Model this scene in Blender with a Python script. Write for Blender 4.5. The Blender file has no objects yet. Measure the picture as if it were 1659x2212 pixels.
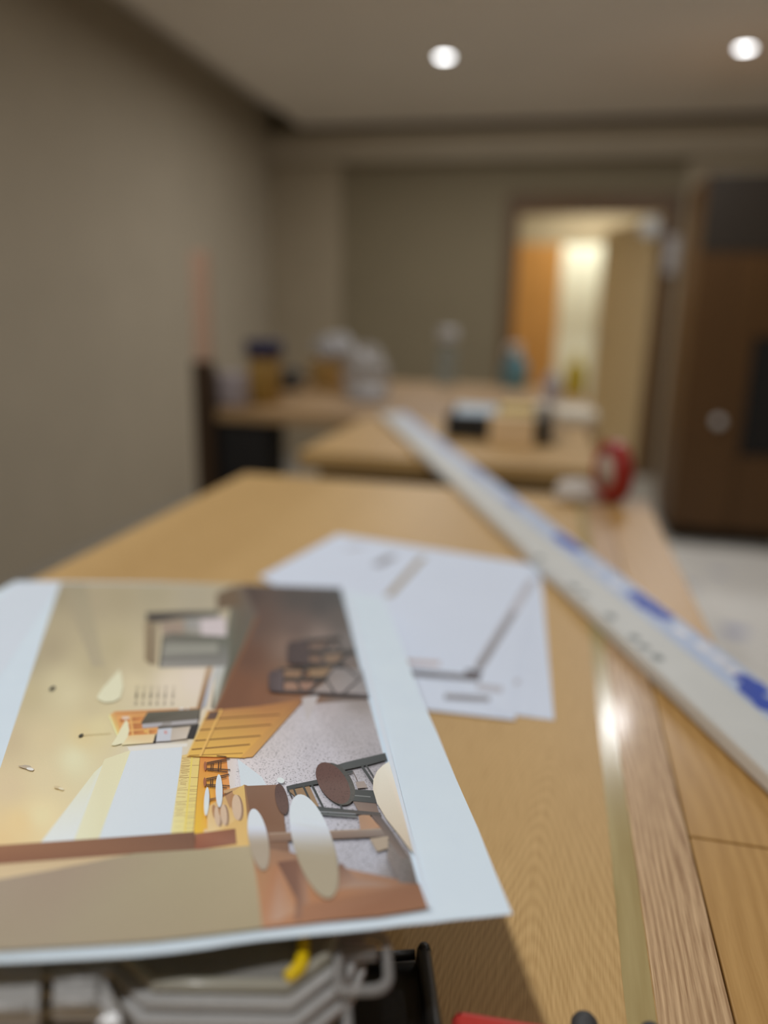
import bpy, bmesh, math, random
from mathutils import Vector, Matrix
random.seed(7)
S = bpy.context.scene
C = S.collection

# ------------------------------------------------------------------ camera
W, H, F = 1659.0, 2212.0, 1661.0
EYE = 1.2                                   # height of the phone above the floor
ROT = Matrix(((0.97624934, -0.07443476, 0.20346179),
              (0.21560183, 0.24151962, -0.94614171),
              (0.02128581, 0.96753695, 0.25183163)))
cam_d = bpy.data.cameras.new('camera')
cam = bpy.data.objects.new('camera', cam_d)
C.objects.link(cam)
cam.matrix_world = Matrix.Translation((0, 0, EYE)) @ ROT.to_4x4()
cam_d.sensor_fit = 'VERTICAL'
cam_d.sensor_height = 36.0
cam_d.lens = 36.0 * F / H
cam_d.clip_start = 0.01
cam_d.dof.use_dof = True
cam_d.dof.focus_distance = 0.362
cam_d.dof.aperture_fstop = 2.2
S.camera = cam

# ------------------------------------------------------------------ world, exposure
w = bpy.data.worlds.new('room_air')
S.world = w
w.use_nodes = True
w.node_tree.nodes['Background'].inputs[0].default_value = (1.0, 0.93, 0.82, 1)
w.node_tree.nodes['Background'].inputs[1].default_value = 0.02
S.view_settings.view_transform = 'Standard'
S.view_settings.look = 'None'
S.view_settings.gamma = 1.0
S.view_settings.use_curve_mapping = False
S.view_settings.exposure = 0.0
S.cycles.use_denoising = True
S.cycles.max_bounces = 10
S.cycles.sample_clamp_indirect = 4.0
LAMP_W = 11.0                               # one ceiling downlight
LAMP_COL = (0.97, 0.975, 0.99)
HALL_W = 15.5
HALL_COL = (1.0, 0.99, 0.93)
DISC_E = 9.0


# ------------------------------------------------------------------ small helpers
def at(px, py, z=None, y=None, x=None):
    """point of a picture ray on a real plane (height z, depth y or side x)"""
    d = ROT @ Vector((px - W / 2, H / 2 - py, -F))
    o = Vector((0, 0, EYE))
    if z is not None:
        return o + d * ((z - EYE) / d.z)
    if y is not None:
        return o + d * (y / d.y)
    return o + d * (x / d.x)


def lin(c):
    c = c / 255.0
    return c / 12.92 if c <= 0.04045 else ((c + 0.055) / 1.055) ** 2.4


def rgb(r, g, b, k=1.0):
    return (min(1, lin(r) * k), min(1, lin(g) * k), min(1, lin(b) * k), 1)


def nd(nt, typ, loc=(0, 0)):
    n = nt.nodes.new(typ)
    n.location = loc
    return n


def base_mat(name):
    m = bpy.data.materials.new(name)
    m.use_nodes = True
    nt = m.node_tree
    b = nt.nodes['Principled BSDF']
    return m, nt, b


def mat(name, c, rough=0.55, metal=0.0, var=0.08, scale=14.0, bump=0.0, spec=0.5, coat=0.0):
    """plain painted / plastic / metal surface with a slight procedural mottling"""
    m, nt, b = base_mat(name)
    tc = nd(nt, 'ShaderNodeTexCoord')
    no = nd(nt, 'ShaderNodeTexNoise')
    no.inputs['Scale'].default_value = scale
    no.inputs['Detail'].default_value = 5
    nt.links.new(tc.outputs['Object'], no.inputs['Vector'])
    r = nd(nt, 'ShaderNodeValToRGB')
    r.color_ramp.elements[0].position = 0.3
    r.color_ramp.elements[1].position = 0.7
    r.color_ramp.elements[0].color = (c[0] * (1 - var), c[1] * (1 - var), c[2] * (1 - var), 1)
    r.color_ramp.elements[1].color = (min(1, c[0] * (1 + var)), min(1, c[1] * (1 + var)), min(1, c[2] * (1 + var)), 1)
    nt.links.new(no.outputs['Fac'], r.inputs['Fac'])
    nt.links.new(r.outputs['Color'], b.inputs['Base Color'])
    b.inputs['Roughness'].default_value = rough
    b.inputs['Metallic'].default_value = metal
    b.inputs['Specular IOR Level'].default_value = spec
    b.inputs['Coat Weight'].default_value = coat
    if bump:
        bp = nd(nt, 'ShaderNodeBump')
        bp.inputs['Strength'].default_value = bump
        bp.inputs['Distance'].default_value = 0.004
        nt.links.new(no.outputs['Fac'], bp.inputs['Height'])
        nt.links.new(bp.outputs['Normal'], b.inputs['Normal'])
    return m


def clear_mat(name, tint, fac, rough=0.12, body=(0.5, 0.5, 0.48)):
    """see-through plastic: tinted transparency mixed with a glossy skin"""
    m, nt, b = base_mat(name)
    out = nt.nodes['Material Output']
    tr = nd(nt, 'ShaderNodeBsdfTransparent')
    tr.inputs[0].default_value = (*tint, 1)
    b.inputs['Base Color'].default_value = (*body, 1)
    b.inputs['Roughness'].default_value = rough
    no = nd(nt, 'ShaderNodeTexNoise')
    no.inputs['Scale'].default_value = 60
    mp = nd(nt, 'ShaderNodeMapRange')
    mp.inputs['To Min'].default_value = fac * 0.8
    mp.inputs['To Max'].default_value = fac * 1.2
    nt.links.new(no.outputs['Fac'], mp.inputs['Value'])
    mx = nd(nt, 'ShaderNodeMixShader')
    nt.links.new(mp.outputs['Result'], mx.inputs[0])
    nt.links.new(tr.outputs[0], mx.inputs[1])
    nt.links.new(b.outputs[0], mx.inputs[2])
    nt.links.new(mx.outputs[0], out.inputs['Surface'])
    return m


def mth(nt, op, a=None, b=None, va=None, vb=None):
    n = nd(nt, 'ShaderNodeMath')
    n.operation = op
    if a is not None:
        nt.links.new(a, n.inputs[0])
    elif va is not None:
        n.inputs[0].default_value = va
    if b is not None:
        nt.links.new(b, n.inputs[1])
    elif vb is not None:
        n.inputs[1].default_value = vb
    return n.outputs[0]


def wood(name, c_dark, c_light, x0=0.0, arch=0.0, freq=150.0, warp=1.0, axis='Y', rough=0.42, pore=0.5, coat=0.0, bump=0.08, ring=1.0, spec=0.4):
    """oak: growth-ring lines along one axis (bending into cathedral arches round x0), soft figure and short pores"""
    m, nt, b = base_mat(name)
    tc = nd(nt, 'ShaderNodeTexCoord')
    sx = nd(nt, 'ShaderNodeSeparateXYZ')
    nt.links.new(tc.outputs['Object'], sx.inputs[0])
    X, Y, Z = sx.outputs[0], sx.outputs[1], sx.outputs[2]
    if axis == 'Z':
        X, Y, Z = sx.outputs[0], sx.outputs[2], sx.outputs[1]
    if axis == 'X':
        X, Y, Z = sx.outputs[1], sx.outputs[0], sx.outputs[2]
    cx = nd(nt, 'ShaderNodeCombineXYZ')
    nt.links.new(X, cx.inputs[0]); nt.links.new(mth(nt, 'MULTIPLY', Y, vb=0.16), cx.inputs[1]); nt.links.new(Z, cx.inputs[2])
    n1 = nd(nt, 'ShaderNodeTexNoise')
    n1.inputs['Scale'].default_value = 22
    n1.inputs['Detail'].default_value = 1.5
    nt.links.new(cx.outputs[0], n1.inputs['Vector'])
    dx = mth(nt, 'SUBTRACT', X, vb=x0)
    xx = mth(nt, 'ADD', dx, mth(nt, 'MULTIPLY', mth(nt, 'SUBTRACT', n1.outputs['Fac'], vb=0.5), vb=0.05 * warp))
    r = mth(nt, 'SQRT', mth(nt, 'ADD', mth(nt, 'MULTIPLY', xx, xx), vb=0.00004))
    v = mth(nt, 'ADD', r, mth(nt, 'MULTIPLY', Y, vb=arch))
    sn = mth(nt, 'SINE', mth(nt, 'ADD', mth(nt, 'MULTIPLY', v, vb=freq * 6.2832), mth(nt, 'MULTIPLY', n1.outputs['Fac'], vb=4.5)))
    rings = mth(nt, 'MULTIPLY', mth(nt, 'ADD', sn, vb=1.0), vb=0.5)
    # pores
    pc = nd(nt, 'ShaderNodeCombineXYZ')
    nt.links.new(mth(nt, 'ADD', X, mth(nt, 'MULTIPLY', n1.outputs['Fac'], vb=0.01)), pc.inputs[0])
    nt.links.new(mth(nt, 'MULTIPLY', Y, vb=0.035), pc.inputs[1]); nt.links.new(Z, pc.inputs[2])
    n2 = nd(nt, 'ShaderNodeTexNoise')
    n2.inputs['Scale'].default_value = 900
    n2.inputs['Detail'].default_value = 4
    n2.inputs['Roughness'].default_value = 0.65
    nt.links.new(pc.outputs[0], n2.inputs['Vector'])
    n3 = nd(nt, 'ShaderNodeTexNoise')
    n3.inputs['Scale'].default_value = 7
    n3.inputs['Detail'].default_value = 2
    nt.links.new(cx.outputs[0], n3.inputs['Vector'])
    f = mth(nt, 'MULTIPLY', rings, vb=0.22 * ring)
    f = mth(nt, 'ADD', f, mth(nt, 'MULTIPLY', n2.outputs['Fac'], vb=pore))
    f = mth(nt, 'ADD', f, mth(nt, 'MULTIPLY', n3.outputs['Fac'], vb=0.5))
    lo, hi = 0.11 * ring + 0.5 * pore + 0.25 - 0.36, 0.11 * ring + 0.5 * pore + 0.25 + 0.36
    mp = nd(nt, 'ShaderNodeMapRange')
    mp.inputs['From Min'].default_value = lo
    mp.inputs['From Max'].default_value = hi
    nt.links.new(f, mp.inputs['Value'])
    mx = nd(nt, 'ShaderNodeMix')
    mx.data_type = 'RGBA'
    mx.inputs['A'].default_value = c_dark
    mx.inputs['B'].default_value = c_light
    nt.links.new(mp.outputs['Result'], mx.inputs['Factor'])
    nt.links.new(mx.outputs['Result'], b.inputs['Base Color'])
    b.inputs['Roughness'].default_value = rough
    b.inputs['Specular IOR Level'].default_value = spec
    b.inputs['Coat Weight'].default_value = coat
    b.inputs['Coat Roughness'].default_value = 0.12
    bp = nd(nt, 'ShaderNodeBump')
    bp.inputs['Strength'].default_value = bump
    bp.inputs['Distance'].default_value = 0.001
    nt.links.new(n2.outputs['Fac'], bp.inputs['Height'])
    nt.links.new(bp.outputs['Normal'], b.inputs['Normal'])
    return m


class MB:
    """collects shapes; build() links them as ONE mesh object"""
    def __init__(self):
        self.bm = bmesh.new()

    def _take(self, other, mi, smooth, M=None):
        if M is not None:
            bmesh.ops.transform(other, matrix=M, verts=other.verts)
        vm = {}
        for v in other.verts:
            vm[v] = self.bm.verts.new(v.co)
        for f in other.faces:
            try:
                g = self.bm.faces.new([vm[v] for v in f.verts])
                g.material_index = mi
                g.smooth = smooth
            except ValueError:
                pass
        other.free()

    def box(self, lo, hi, mi=0, bev=0.0, seg=2, M=None, smooth=False):
        b = bmesh.new()
        bmesh.ops.create_cube(b, size=1)
        c = [(lo[i] + hi[i]) / 2 for i in range(3)]
        s = [abs(hi[i] - lo[i]) for i in range(3)]
        for v in b.verts:
            v.co = Vector((c[0] + v.co.x * s[0], c[1] + v.co.y * s[1], c[2] + v.co.z * s[2]))
        if bev:
            bmesh.ops.bevel(b, geom=b.edges[:], offset=min(bev, min(s) * 0.49), segments=seg, affect='EDGES', profile=0.5)
        self._take(b, mi, smooth or bev > 0.004, M)
        return self

    def prism(self, pts, z0, z1, mi=0, bev=0.0, M=None, smooth=False):
        b = bmesh.new()
        lo = [b.verts.new((p[0], p[1], z0)) for p in pts]
        hi = [b.verts.new((p[0], p[1], z1)) for p in pts]
        n = len(pts)
        b.faces.new(lo[::-1]); b.faces.new(hi)
        for i in range(n):
            b.faces.new((lo[i], lo[(i + 1) % n], hi[(i + 1) % n], hi[i]))
        bmesh.ops.recalc_face_normals(b, faces=b.faces)
        if bev:
            bmesh.ops.bevel(b, geom=b.edges[:], offset=bev, segments=2, affect='EDGES', profile=0.5)
        self._take(b, mi, smooth, M)
        return self

    def face(self, pts, mi=0):
        vs = [self.bm.verts.new(p) for p in pts]
        f = self.bm.faces.new(vs)
        f.material_index = mi
        return f

    def tube(self, pts, r, mi=0, n=10, closed=False, M=None, cap=True):
        b = bmesh.new()
        P = [Vector(p) for p in pts]
        rings = []
        k = len(P)
        for i, p in enumerate(P):
            if closed:
                t = P[(i + 1) % k] - P[i - 1]
            else:
                t = P[min(i + 1, k - 1)] - P[max(i - 1, 0)]
            t.normalize()
            up = Vector((0, 0, 1)) if abs(t.z) < 0.9 else Vector((1, 0, 0))
            a = t.cross(up).normalized()
            c = t.cross(a).normalized()
            rr = r[i] if isinstance(r, (list, tuple)) else r
            rings.append([b.verts.new(p + (a * math.cos(2 * math.pi * j / n) + c * math.sin(2 * math.pi * j / n)) * rr) for j in range(n)])
        for i in range(k if closed else k - 1):
            A, B = rings[i], rings[(i + 1) % k]
            for j in range(n):
                b.faces.new((A[j], A[(j + 1) % n], B[(j + 1) % n], B[j]))
        if cap and not closed:
            b.faces.new(rings[0][::-1]); b.faces.new(rings[-1])
        bmesh.ops.recalc_face_normals(b, faces=b.faces)
        self._take(b, mi, True, M)
        return self

    def lathe(self, prof, mi=0, n=32, M=None, smooth=True):
        """prof: list of (radius, z)"""
        b = bmesh.new()
        rings = []
        for (r, z) in prof:
            if r < 1e-6:
                rings.append([b.verts.new((0, 0, z))])
            else:
                rings.append([b.verts.new((r * math.cos(2 * math.pi * j / n), r * math.sin(2 * math.pi * j / n), z)) for j in range(n)])
        for A, B in zip(rings, rings[1:]):
            for j in range(n):
                if len(A) == 1 and len(B) == 1:
                    continue
                if len(A) == 1:
                    b.faces.new((A[0], B[(j + 1) % n], B[j]))
                elif len(B) == 1:
                    b.faces.new((A[j], A[(j + 1) % n], B[0]))
                else:
                    b.faces.new((A[j], A[(j + 1) % n], B[(j + 1) % n], B[j]))
        bmesh.ops.recalc_face_normals(b, faces=b.faces)
        self._take(b, mi, smooth, M)
        return self

    def build(self, name, mats, parent=None, loc=None):
        me = bpy.data.meshes.new(name)
        self.bm.to_mesh(me)
        self.bm.free()
        for m in (mats if isinstance(mats, (list, tuple)) else [mats]):
            me.materials.append(m)
        o = bpy.data.objects.new(name, me)
        C.objects.link(o)
        if parent is not None:
            o.parent = parent
        if loc is not None:
            o.location = loc
        return o


def thing(name, label, cat, loc=(0, 0, 0), rz=0.0, group=None):
    o = bpy.data.objects.new(name, None)
    o.empty_display_size = 0.05
    C.objects.link(o)
    o.location = loc
    o.rotation_euler = (0, 0, rz)
    return tag(o, label, cat, group)


def tag(o, label, cat, group=None):
    o['label'] = label
    o['category'] = cat
    if group:
        o['group'] = group
    return o


def struct(o):
    o['kind'] = 'structure'
    return o


def T(x=0, y=0, z=0, rz=0, rx=0, ry=0):
    return Matrix.Translation((x, y, z)) @ Matrix.Rotation(rz, 4, 'Z') @ Matrix.Rotation(ry, 4, 'Y') @ Matrix.Rotation(rx, 4, 'X')


# ------------------------------------------------------------------ materials
M_wall = mat('beige_wall_paint', rgb(184, 172, 151), 0.75, var=0.03, scale=3, spec=0.2)
M_frontwall = mat('dark_brown_front_wall', rgb(84, 66, 46), 0.7, var=0.05, scale=3)  # unseen wall behind the camera, coloured dark to cut bounced light
M_wall_b = mat('beige_pier_paint', rgb(172, 158, 134), 0.75, var=0.03, scale=3, spec=0.2)
M_panel = mat('brown_grey_panel', rgb(140, 128, 103), 0.7, var=0.03, scale=3, spec=0.2)
M_ceil = mat('ceiling_paint', rgb(248, 241, 232), 0.8, var=0.02, scale=2, spec=0.15)
M_floor = mat('light_greige_floor', rgb(164, 158, 147), 0.7, var=0.06, scale=6)
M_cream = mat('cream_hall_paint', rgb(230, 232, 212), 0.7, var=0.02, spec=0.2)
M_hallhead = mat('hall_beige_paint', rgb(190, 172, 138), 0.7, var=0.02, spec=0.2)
M_arch = wood('dark_oak_frame', rgb(84, 60, 34), rgb(118, 88, 54), axis='Z', freq=60, rough=0.5)
M_leaf = wood('golden_oak_door', rgb(206, 178, 132), rgb(228, 202, 156), axis='Z', freq=50, rough=0.5)
M_orange = wood('orange_oak_panel', rgb(204, 142, 70), rgb(226, 164, 88), axis='Z', freq=50, rough=0.5)
M_cab = wood('brown_oak_cabinet', rgb(78, 52, 22), rgb(104, 72, 36), axis='Z', freq=40, rough=0.5)
M_cabdark = mat('dark_brown_upper_board', rgb(48, 38, 26), 0.6)
M_black_in = mat('black_recess', rgb(22, 18, 14), 0.8)
M_oak = wood('oak_worktop_board', rgb(174, 137, 82), rgb(224, 188, 130), x0=0.010, arch=0.26, freq=300, warp=0.8, rough=0.45, pore=0.75, spec=.3, ring=.65)
M_oak_side = wood('yellow_oak_side_board', rgb(174, 132, 74), rgb(210, 168, 106), x0=-0.3, arch=0.02, freq=90, warp=0.6, rough=0.38, pore=0.55)
M_strip = wood('pale_pink_oak_strip', rgb(158, 122, 86), rgb(234, 200, 156), x0=-0.2, arch=0.01, freq=260, warp=0.7, rough=0.42, pore=1.1, coat=0.12, spec=.3, ring=1.25)
M_edge = wood('oak_edge', rgb(110, 80, 44), rgb(140, 104, 62), axis='X', freq=60, rough=0.5)
M_oak_far = wood('oak_far_worktop', rgb(176, 138, 84), rgb(210, 174, 116), x0=-0.3, arch=0.15, freq=60, rough=0.5, spec=.25)
M_oak_far2 = wood('oak_back_worktop', rgb(150, 120, 82), rgb(184, 150, 108), x0=-0.3, arch=0.15, freq=60, rough=0.5, spec=.25)
M_darkwood = wood('dark_brown_carcass', rgb(48, 32, 16), rgb(66, 46, 24), axis='Z', freq=40, rough=0.6)
M_white = mat('white_paper', rgb(190, 203, 223, 1.5), 0.6, var=0.015, scale=30, spec=0.25)
M_whiteplastic = mat('white_plastic', rgb(220, 220, 216), 0.4)
M_black = mat('black_plastic', rgb(30, 29, 27), 0.38, bump=0.05, scale=300)
M_rubber = mat('black_rubber', rgb(62, 62, 63), 0.55, bump=0.08, scale=400)
M_red = mat('red_plastic', rgb(214, 70, 62), 0.42, var=0.05, bump=0.04, scale=500)
M_metal = mat('brushed_steel', rgb(180, 180, 180), 0.35, metal=1.0)


def tape_mat():
    m, nt, b = base_mat('clear_packing_tape')
    tc = nd(nt, 'ShaderNodeTexCoord')
    mp = nd(nt, 'ShaderNodeMapping')
    mp.inputs['Scale'].default_value = (90, 6, 1)
    nt.links.new(tc.outputs['Object'], mp.inputs['Vector'])
    no = nd(nt, 'ShaderNodeTexNoise')
    no.inputs['Scale'].default_value = 1.5
    no.inputs['Detail'].default_value = 4
    nt.links.new(mp.outputs[0], no.inputs['Vector'])
    r = nd(nt, 'ShaderNodeValToRGB')
    r.color_ramp.elements[0].position = 0.3
    r.color_ramp.elements[1].position = 0.75
    r.color_ramp.elements[0].color = rgb(166, 146, 98)
    r.color_ramp.elements[1].color = rgb(188, 170, 122)
    nt.links.new(no.outputs['Fac'], r.inputs['Fac'])
    nt.links.new(r.outputs['Color'], b.inputs['Base Color'])
    b.inputs['Roughness'].default_value = 0.17
    b.inputs['Specular IOR Level'].default_value = 0.16
    b.inputs['Coat Weight'].default_value = 0.0
    bp = nd(nt, 'ShaderNodeBump')
    bp.inputs['Strength'].default_value = 0.25
    bp.inputs['Distance'].default_value = 0.0006
    nt.links.new(no.outputs['Fac'], bp.inputs['Height'])
    nt.links.new(bp.outputs['Normal'], b.inputs['Normal'])
    return m


M_tape = tape_mat()

# ------------------------------------------------------------------ the room shell
XL, XR, YB, YF, ZC = -2.3, 2.7, 6.21, -2.2, 2.534
struct(MB().box((XL - .1, YF - .1, -.1), (XR + .1, 9.3, 0)).build('floor', M_floor))
struct(MB().box((XL - .1, YF - .1, 0), (XL, YB + .1, 2.8)).build('wall_left', M_wall))
struct(MB().box((XR, YF - .1, 0), (XR + .1, YB + .1, 2.8)).build('wall_right', M_wall))
struct(MB().box((XL, YF - .1, 0), (XR, YF, 2.8)).build('wall_front', M_frontwall))
# ceiling: lowered panel with a shadow gap along the left and back walls, slab above
cl = MB()
cl.box((-2.0, YF, ZC), (XR, 6.03, ZC + .03))
cl.box((XL, YF, 2.70), (XR, YB + .1, 2.8))
struct(cl.build('ceiling', M_ceil))
# back wall with door opening
DX0, DX1, DZ = -.345, .68, 1.935
bw = MB()
bw.box((XL, YB, 0), (DX0 - .09, YB + .1, 2.70))
bw.box((DX1 + .12, YB, 0), (XR, YB + .1, 2.70))
bw.box((DX0 - .09, YB, DZ + .10), (DX1 + .12, YB + .1, 2.70))
struct(bw.build('wall_back', M_panel))
struct(MB().box((-2.3, YB - .16, 2.29), (XR, YB, 2.50)).build('trim_bulkhead', M_wall))
struct(MB().box((-2.3, YB - .09, 0), (-1.715, YB, 2.29)).build('trim_pier', M_wall_b))
struct(MB().box((DX1 + .13, YB - .05, 0), (1.4, YB, 2.29)).build('trim_right_pier', M_wall_b))
ar = MB()
ar.box((DX0 - .09, YB - .03, 0), (DX0, YB + .10, DZ + .13), bev=.004)
ar.box((DX1, YB - .03, 0), (DX1 + .11, YB + .10, DZ + .13), bev=.004)
ar.box((DX0, YB - .03, DZ), (DX1, YB + .10, DZ + .13), bev=.004)
struct(ar.build('trim_door_frame', M_arch))
struct(MB().box((XL, YF, 0), (XL + .015, 2.1, .08), bev=.003).build('baseboard_left', M_wall_b))
# hallway behind the door
struct(MB().box((-1.0, 8.9, 0), (1.6, 9.0, 2.5)).build('wall_hall_end', M_cream))
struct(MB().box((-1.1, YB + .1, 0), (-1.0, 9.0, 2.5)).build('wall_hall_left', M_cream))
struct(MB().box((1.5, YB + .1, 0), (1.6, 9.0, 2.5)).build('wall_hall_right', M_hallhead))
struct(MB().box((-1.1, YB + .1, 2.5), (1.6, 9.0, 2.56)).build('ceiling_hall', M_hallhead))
a0 = at(1212, 600, y=7.9)
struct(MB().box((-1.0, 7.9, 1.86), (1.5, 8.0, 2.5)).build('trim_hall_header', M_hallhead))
struct(MB().box((-1.0, 7.9, 0), (a0.x, 8.0, 1.86)).build('door_2', M_orange))
# open door leaf, hinged on the right jamb and swung into the hall
lf = thing('door_1', 'golden oak door leaf swung open into the hallway at the back', 'door', (DX1 - .01, YB + .11, 0), math.radians(112))
struct(lf)
MB().box((0, -.022, .01), (.88, .022, DZ - .02), bev=.003).build('door_leaf', M_leaf, lf)
hd = MB()
hd.tube([(.81, .022, 1.02), (.81, .07, 1.02)], .009)
hd.tube([(.81, .07, 1.02), (.70, .07, 1.02)], .008)
hd.lathe([(0, 0), (.025, 0), (.025, .006), (0, .006)], M=T(.81, .022, 1.02, rx=-math.pi / 2))
hd.build('door_handle', M_metal, lf)


# ------------------------------------------------------------------ lamps
def emit(name, c, e):
    m, nt, b = base_mat(name)
    b.inputs['Base Color'].default_value = (.8, .8, .8, 1)
    b.inputs['Emission Color'].default_value = c
    b.inputs['Emission Strength'].default_value = e
    return m


M_disc = emit('lit_downlight_lens', (*LAMP_COL, 1), DISC_E)


def downlight(x, y, label, z=ZC, power=LAMP_W, col=LAMP_COL, seen=True):
    t = thing('recessed_downlight', label, 'ceiling light', (x, y, z), group='round ceiling downlights')
    MB().lathe([(.038, -.001), (.042, -.006), (.054, -.005), (.056, 0), (.038, 0)]).build('trim_ring', M_whiteplastic, t)
    MB().lathe([(0, -.003), (.038, -.003), (.038, -.001), (0, -.001)]).build('lens', M_disc, t)
    ld = bpy.data.lights.new('lamp', 'AREA')
    ld.shape = 'DISK'
    ld.size = .08
    ld.energy = power
    ld.color = col
    lo = bpy.data.objects.new('lamp', ld)
    C.objects.link(lo)
    lo.parent = t
    lo.location = (0, 0, -.012)
    return t


downlight(-.706, 4.568, 'round lit downlight in the ceiling, left of the two in view', power=LAMP_W * 1.5)
downlight(.819, 4.649, 'round lit downlight in the ceiling, right of the two, near the right edge')
downlight(.42, 3.56, 'round lit downlight in the ceiling above the right ends of the far worktops', power=LAMP_W)
downlight(-1.0, 1.25, 'added unseen downlight in the ceiling beside the left edge of the near worktop', power=LAMP_W * 1.2)  # lamp out of view, added to brighten the left of the worktop
downlight(-.31, -.42, 'round lit downlight in the ceiling directly over the near worktop', power=LAMP_W * 1.22)
downlight(1.3, .9, 'added unseen downlight in the ceiling to the right of the near worktop', power=LAMP_W * .28)  # weak lamp out of view, added to light the floor at the right
hl = thing('hall_ceiling_light', 'small round lit ceiling light inside the hallway beyond the door', 'ceiling light', (.3, 7.2, 2.5))
MB().lathe([(0, -.03), (.10, -.026), (.12, -.01), (.12, 0), (0, 0)]).build('diffuser', M_disc, hl)
ld = bpy.data.lights.new('hall_lamp', 'AREA'); ld.shape = 'DISK'; ld.size = .2; ld.energy = HALL_W; ld.color = HALL_COL
lo = bpy.data.objects.new('hall_lamp', ld); C.objects.link(lo); lo.parent = hl; lo.location = (0, 0, -.04)
h2 = thing('hall_ceiling_light', 'second round lit ceiling light at the far end of the hallway', 'ceiling light', (.25, 8.45, 2.5))
MB().lathe([(0, -.03), (.10, -.026), (.12, -.01), (.12, 0), (0, 0)]).build('diffuser', M_disc, h2)
ld = bpy.data.lights.new('hall_lamp', 'AREA'); ld.shape = 'DISK'; ld.size = .2; ld.energy = HALL_W; ld.color = HALL_COL
lo = bpy.data.objects.new('hall_lamp', ld); C.objects.link(lo); lo.parent = h2; lo.location = (0, 0, -.04)

# ------------------------------------------------------------------ worktops
TZ = .9
wt = thing('worktop', 'oak worktop in the foreground with loose papers and tape along it', 'worktop')
MB().box((-.557, -.30, TZ - .038), (.0985, 1.335, TZ), bev=.0012).build('main_board', M_oak, wt)
sb = MB()
sb.box((.0995, -.30, TZ - .038), (.169, .4275, TZ), bev=.0008)
sb.box((.0995, .4290, TZ - .038), (.169, 1.335, TZ), bev=.0008)
sb.build('side_board', M_oak_side, wt)
MB().box((.0655, -.30, TZ), (.0980, 1.335, TZ + .0012), bev=.0004).build('hardwood_strip', M_strip, wt)
tp = MB()
ys = [-.3 + i * .015 for i in range(110)]
for i in range(len(ys) - 1):
    a = .0520 + random.uniform(-.0003, .0003) if i == 0 else e0
    e0n = .0520 + random.uniform(-.00025, .00035)
    e1n = .0652 + random.uniform(-.0003, .0003)
    if i == 0:
        e0, e1 = .052, .065
    tp.face([(e0, ys[i], TZ + .0004), (e1, ys[i], TZ + .0004), (e1n, ys[i + 1], TZ + .0004), (e0n, ys[i + 1], TZ + .0004)])
    e0, e1 = e0n, e1n
tp.build('clear_tape', M_tape, wt)
for (lx, ly) in ((-.5, -.2), (.11, -.2), (-.5, 1.25), (.11, 1.25)):
    MB().box((lx - .03, ly - .03, 0), (lx + .03, ly + .03, TZ - .038), bev=.003).build('leg', M_darkwood, wt)

w2 = thing('worktop', 'shorter oak worktop beyond the foreground one, carrying a black tool case', 'worktop')
MB().box((-.535, 1.585, TZ - .036), (.10, 2.19, TZ), bev=.002).build('board', [M_oak_far], w2)
MB().box((-.50, 1.62, .08), (.07, 2.16, TZ - .036)).build('carcass', M_darkwood, w2)
MB().box((-.48, 1.66, 0), (.05, 2.12, .08)).build('plinth', M_black_in, w2)

w3 = thing('worktop', 'oak worktop at the back left with a jar, bags and bottles on it', 'worktop')
MB().box((-1.06, 2.2, TZ - .036), (.13, 3.42, TZ), bev=.002).build('board', M_oak_far2, w3)
MB().box((-1.065, 2.165, 0), (-1.005, 2.199, 1.045), bev=.002).build('end_post', M_darkwood, w3)
MB().box((-1.06, 2.21, .0), (-.845, 2.36, TZ - .038)).build('pedestal', M_black_in, w3)
MB().box((-.03, 2.5, 0), (.04, 3.3, TZ - .038)).build('support_panel', M_darkwood, w3)
MB().box((-1.058, 2.168, 1.0455), (-1.008, 2.190, 1.36), bev=.002).build('tmp', M_strip)
bpy.data.objects['tmp'].name = 'wood_offcut'
o = bpy.data.objects['wood_offcut']
M_pink = wood('pale_pink_pine', rgb(184, 150, 126), rgb(196, 162, 138), axis='Z', freq=50)
o.data.materials[0] = M_pink
tag(o, 'narrow pinkish wood offcut standing upright on the dark end post of the back worktop', 'wood offcut')

# ------------------------------------------------------------------ tall cabinet on the right
cb = thing('tall_cabinet', 'tall brown oak cabinet at the right with a dark upper section', 'cabinet', (.675, 4.36, 0))
MB().box((0, .02, .08), (.60, .62, 1.90)).build('body', M_cab, cb)
MB().box((.02, .06, 0), (.58, .60, .08)).build('plinth', M_black_in, cb)
d = MB().box((.003, 0, .085), (.31, .019, 1.525), bev=.002).build('door', M_cab, cb)
MB().lathe([(0, 0), (.012, 0), (.010, .012), (.026, .018), (.026, .028), (0, .032)], n=20, M=T(.188, 0, .676, rx=math.pi / 2)).build('knob', M_whiteplastic, d)
MB().box((.003, 0, 1.53), (.597, .019, 1.897), bev=.002).build('upper_door', M_cabdark, cb)
MB().box((.316, 0, 1.12), (.597, .019, 1.525), bev=.002).build('side_door', M_cab, cb)
MB().box((.316, .012, .50), (.597, .019, 1.115)).build('niche_back', M_black_in, cb)  # flat black sheet; the niche's shade is put into its colour
MB().box((.316, 0, .085), (.597, .019, .495), bev=.002).build('drawer_front', M_cab, cb)
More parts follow.
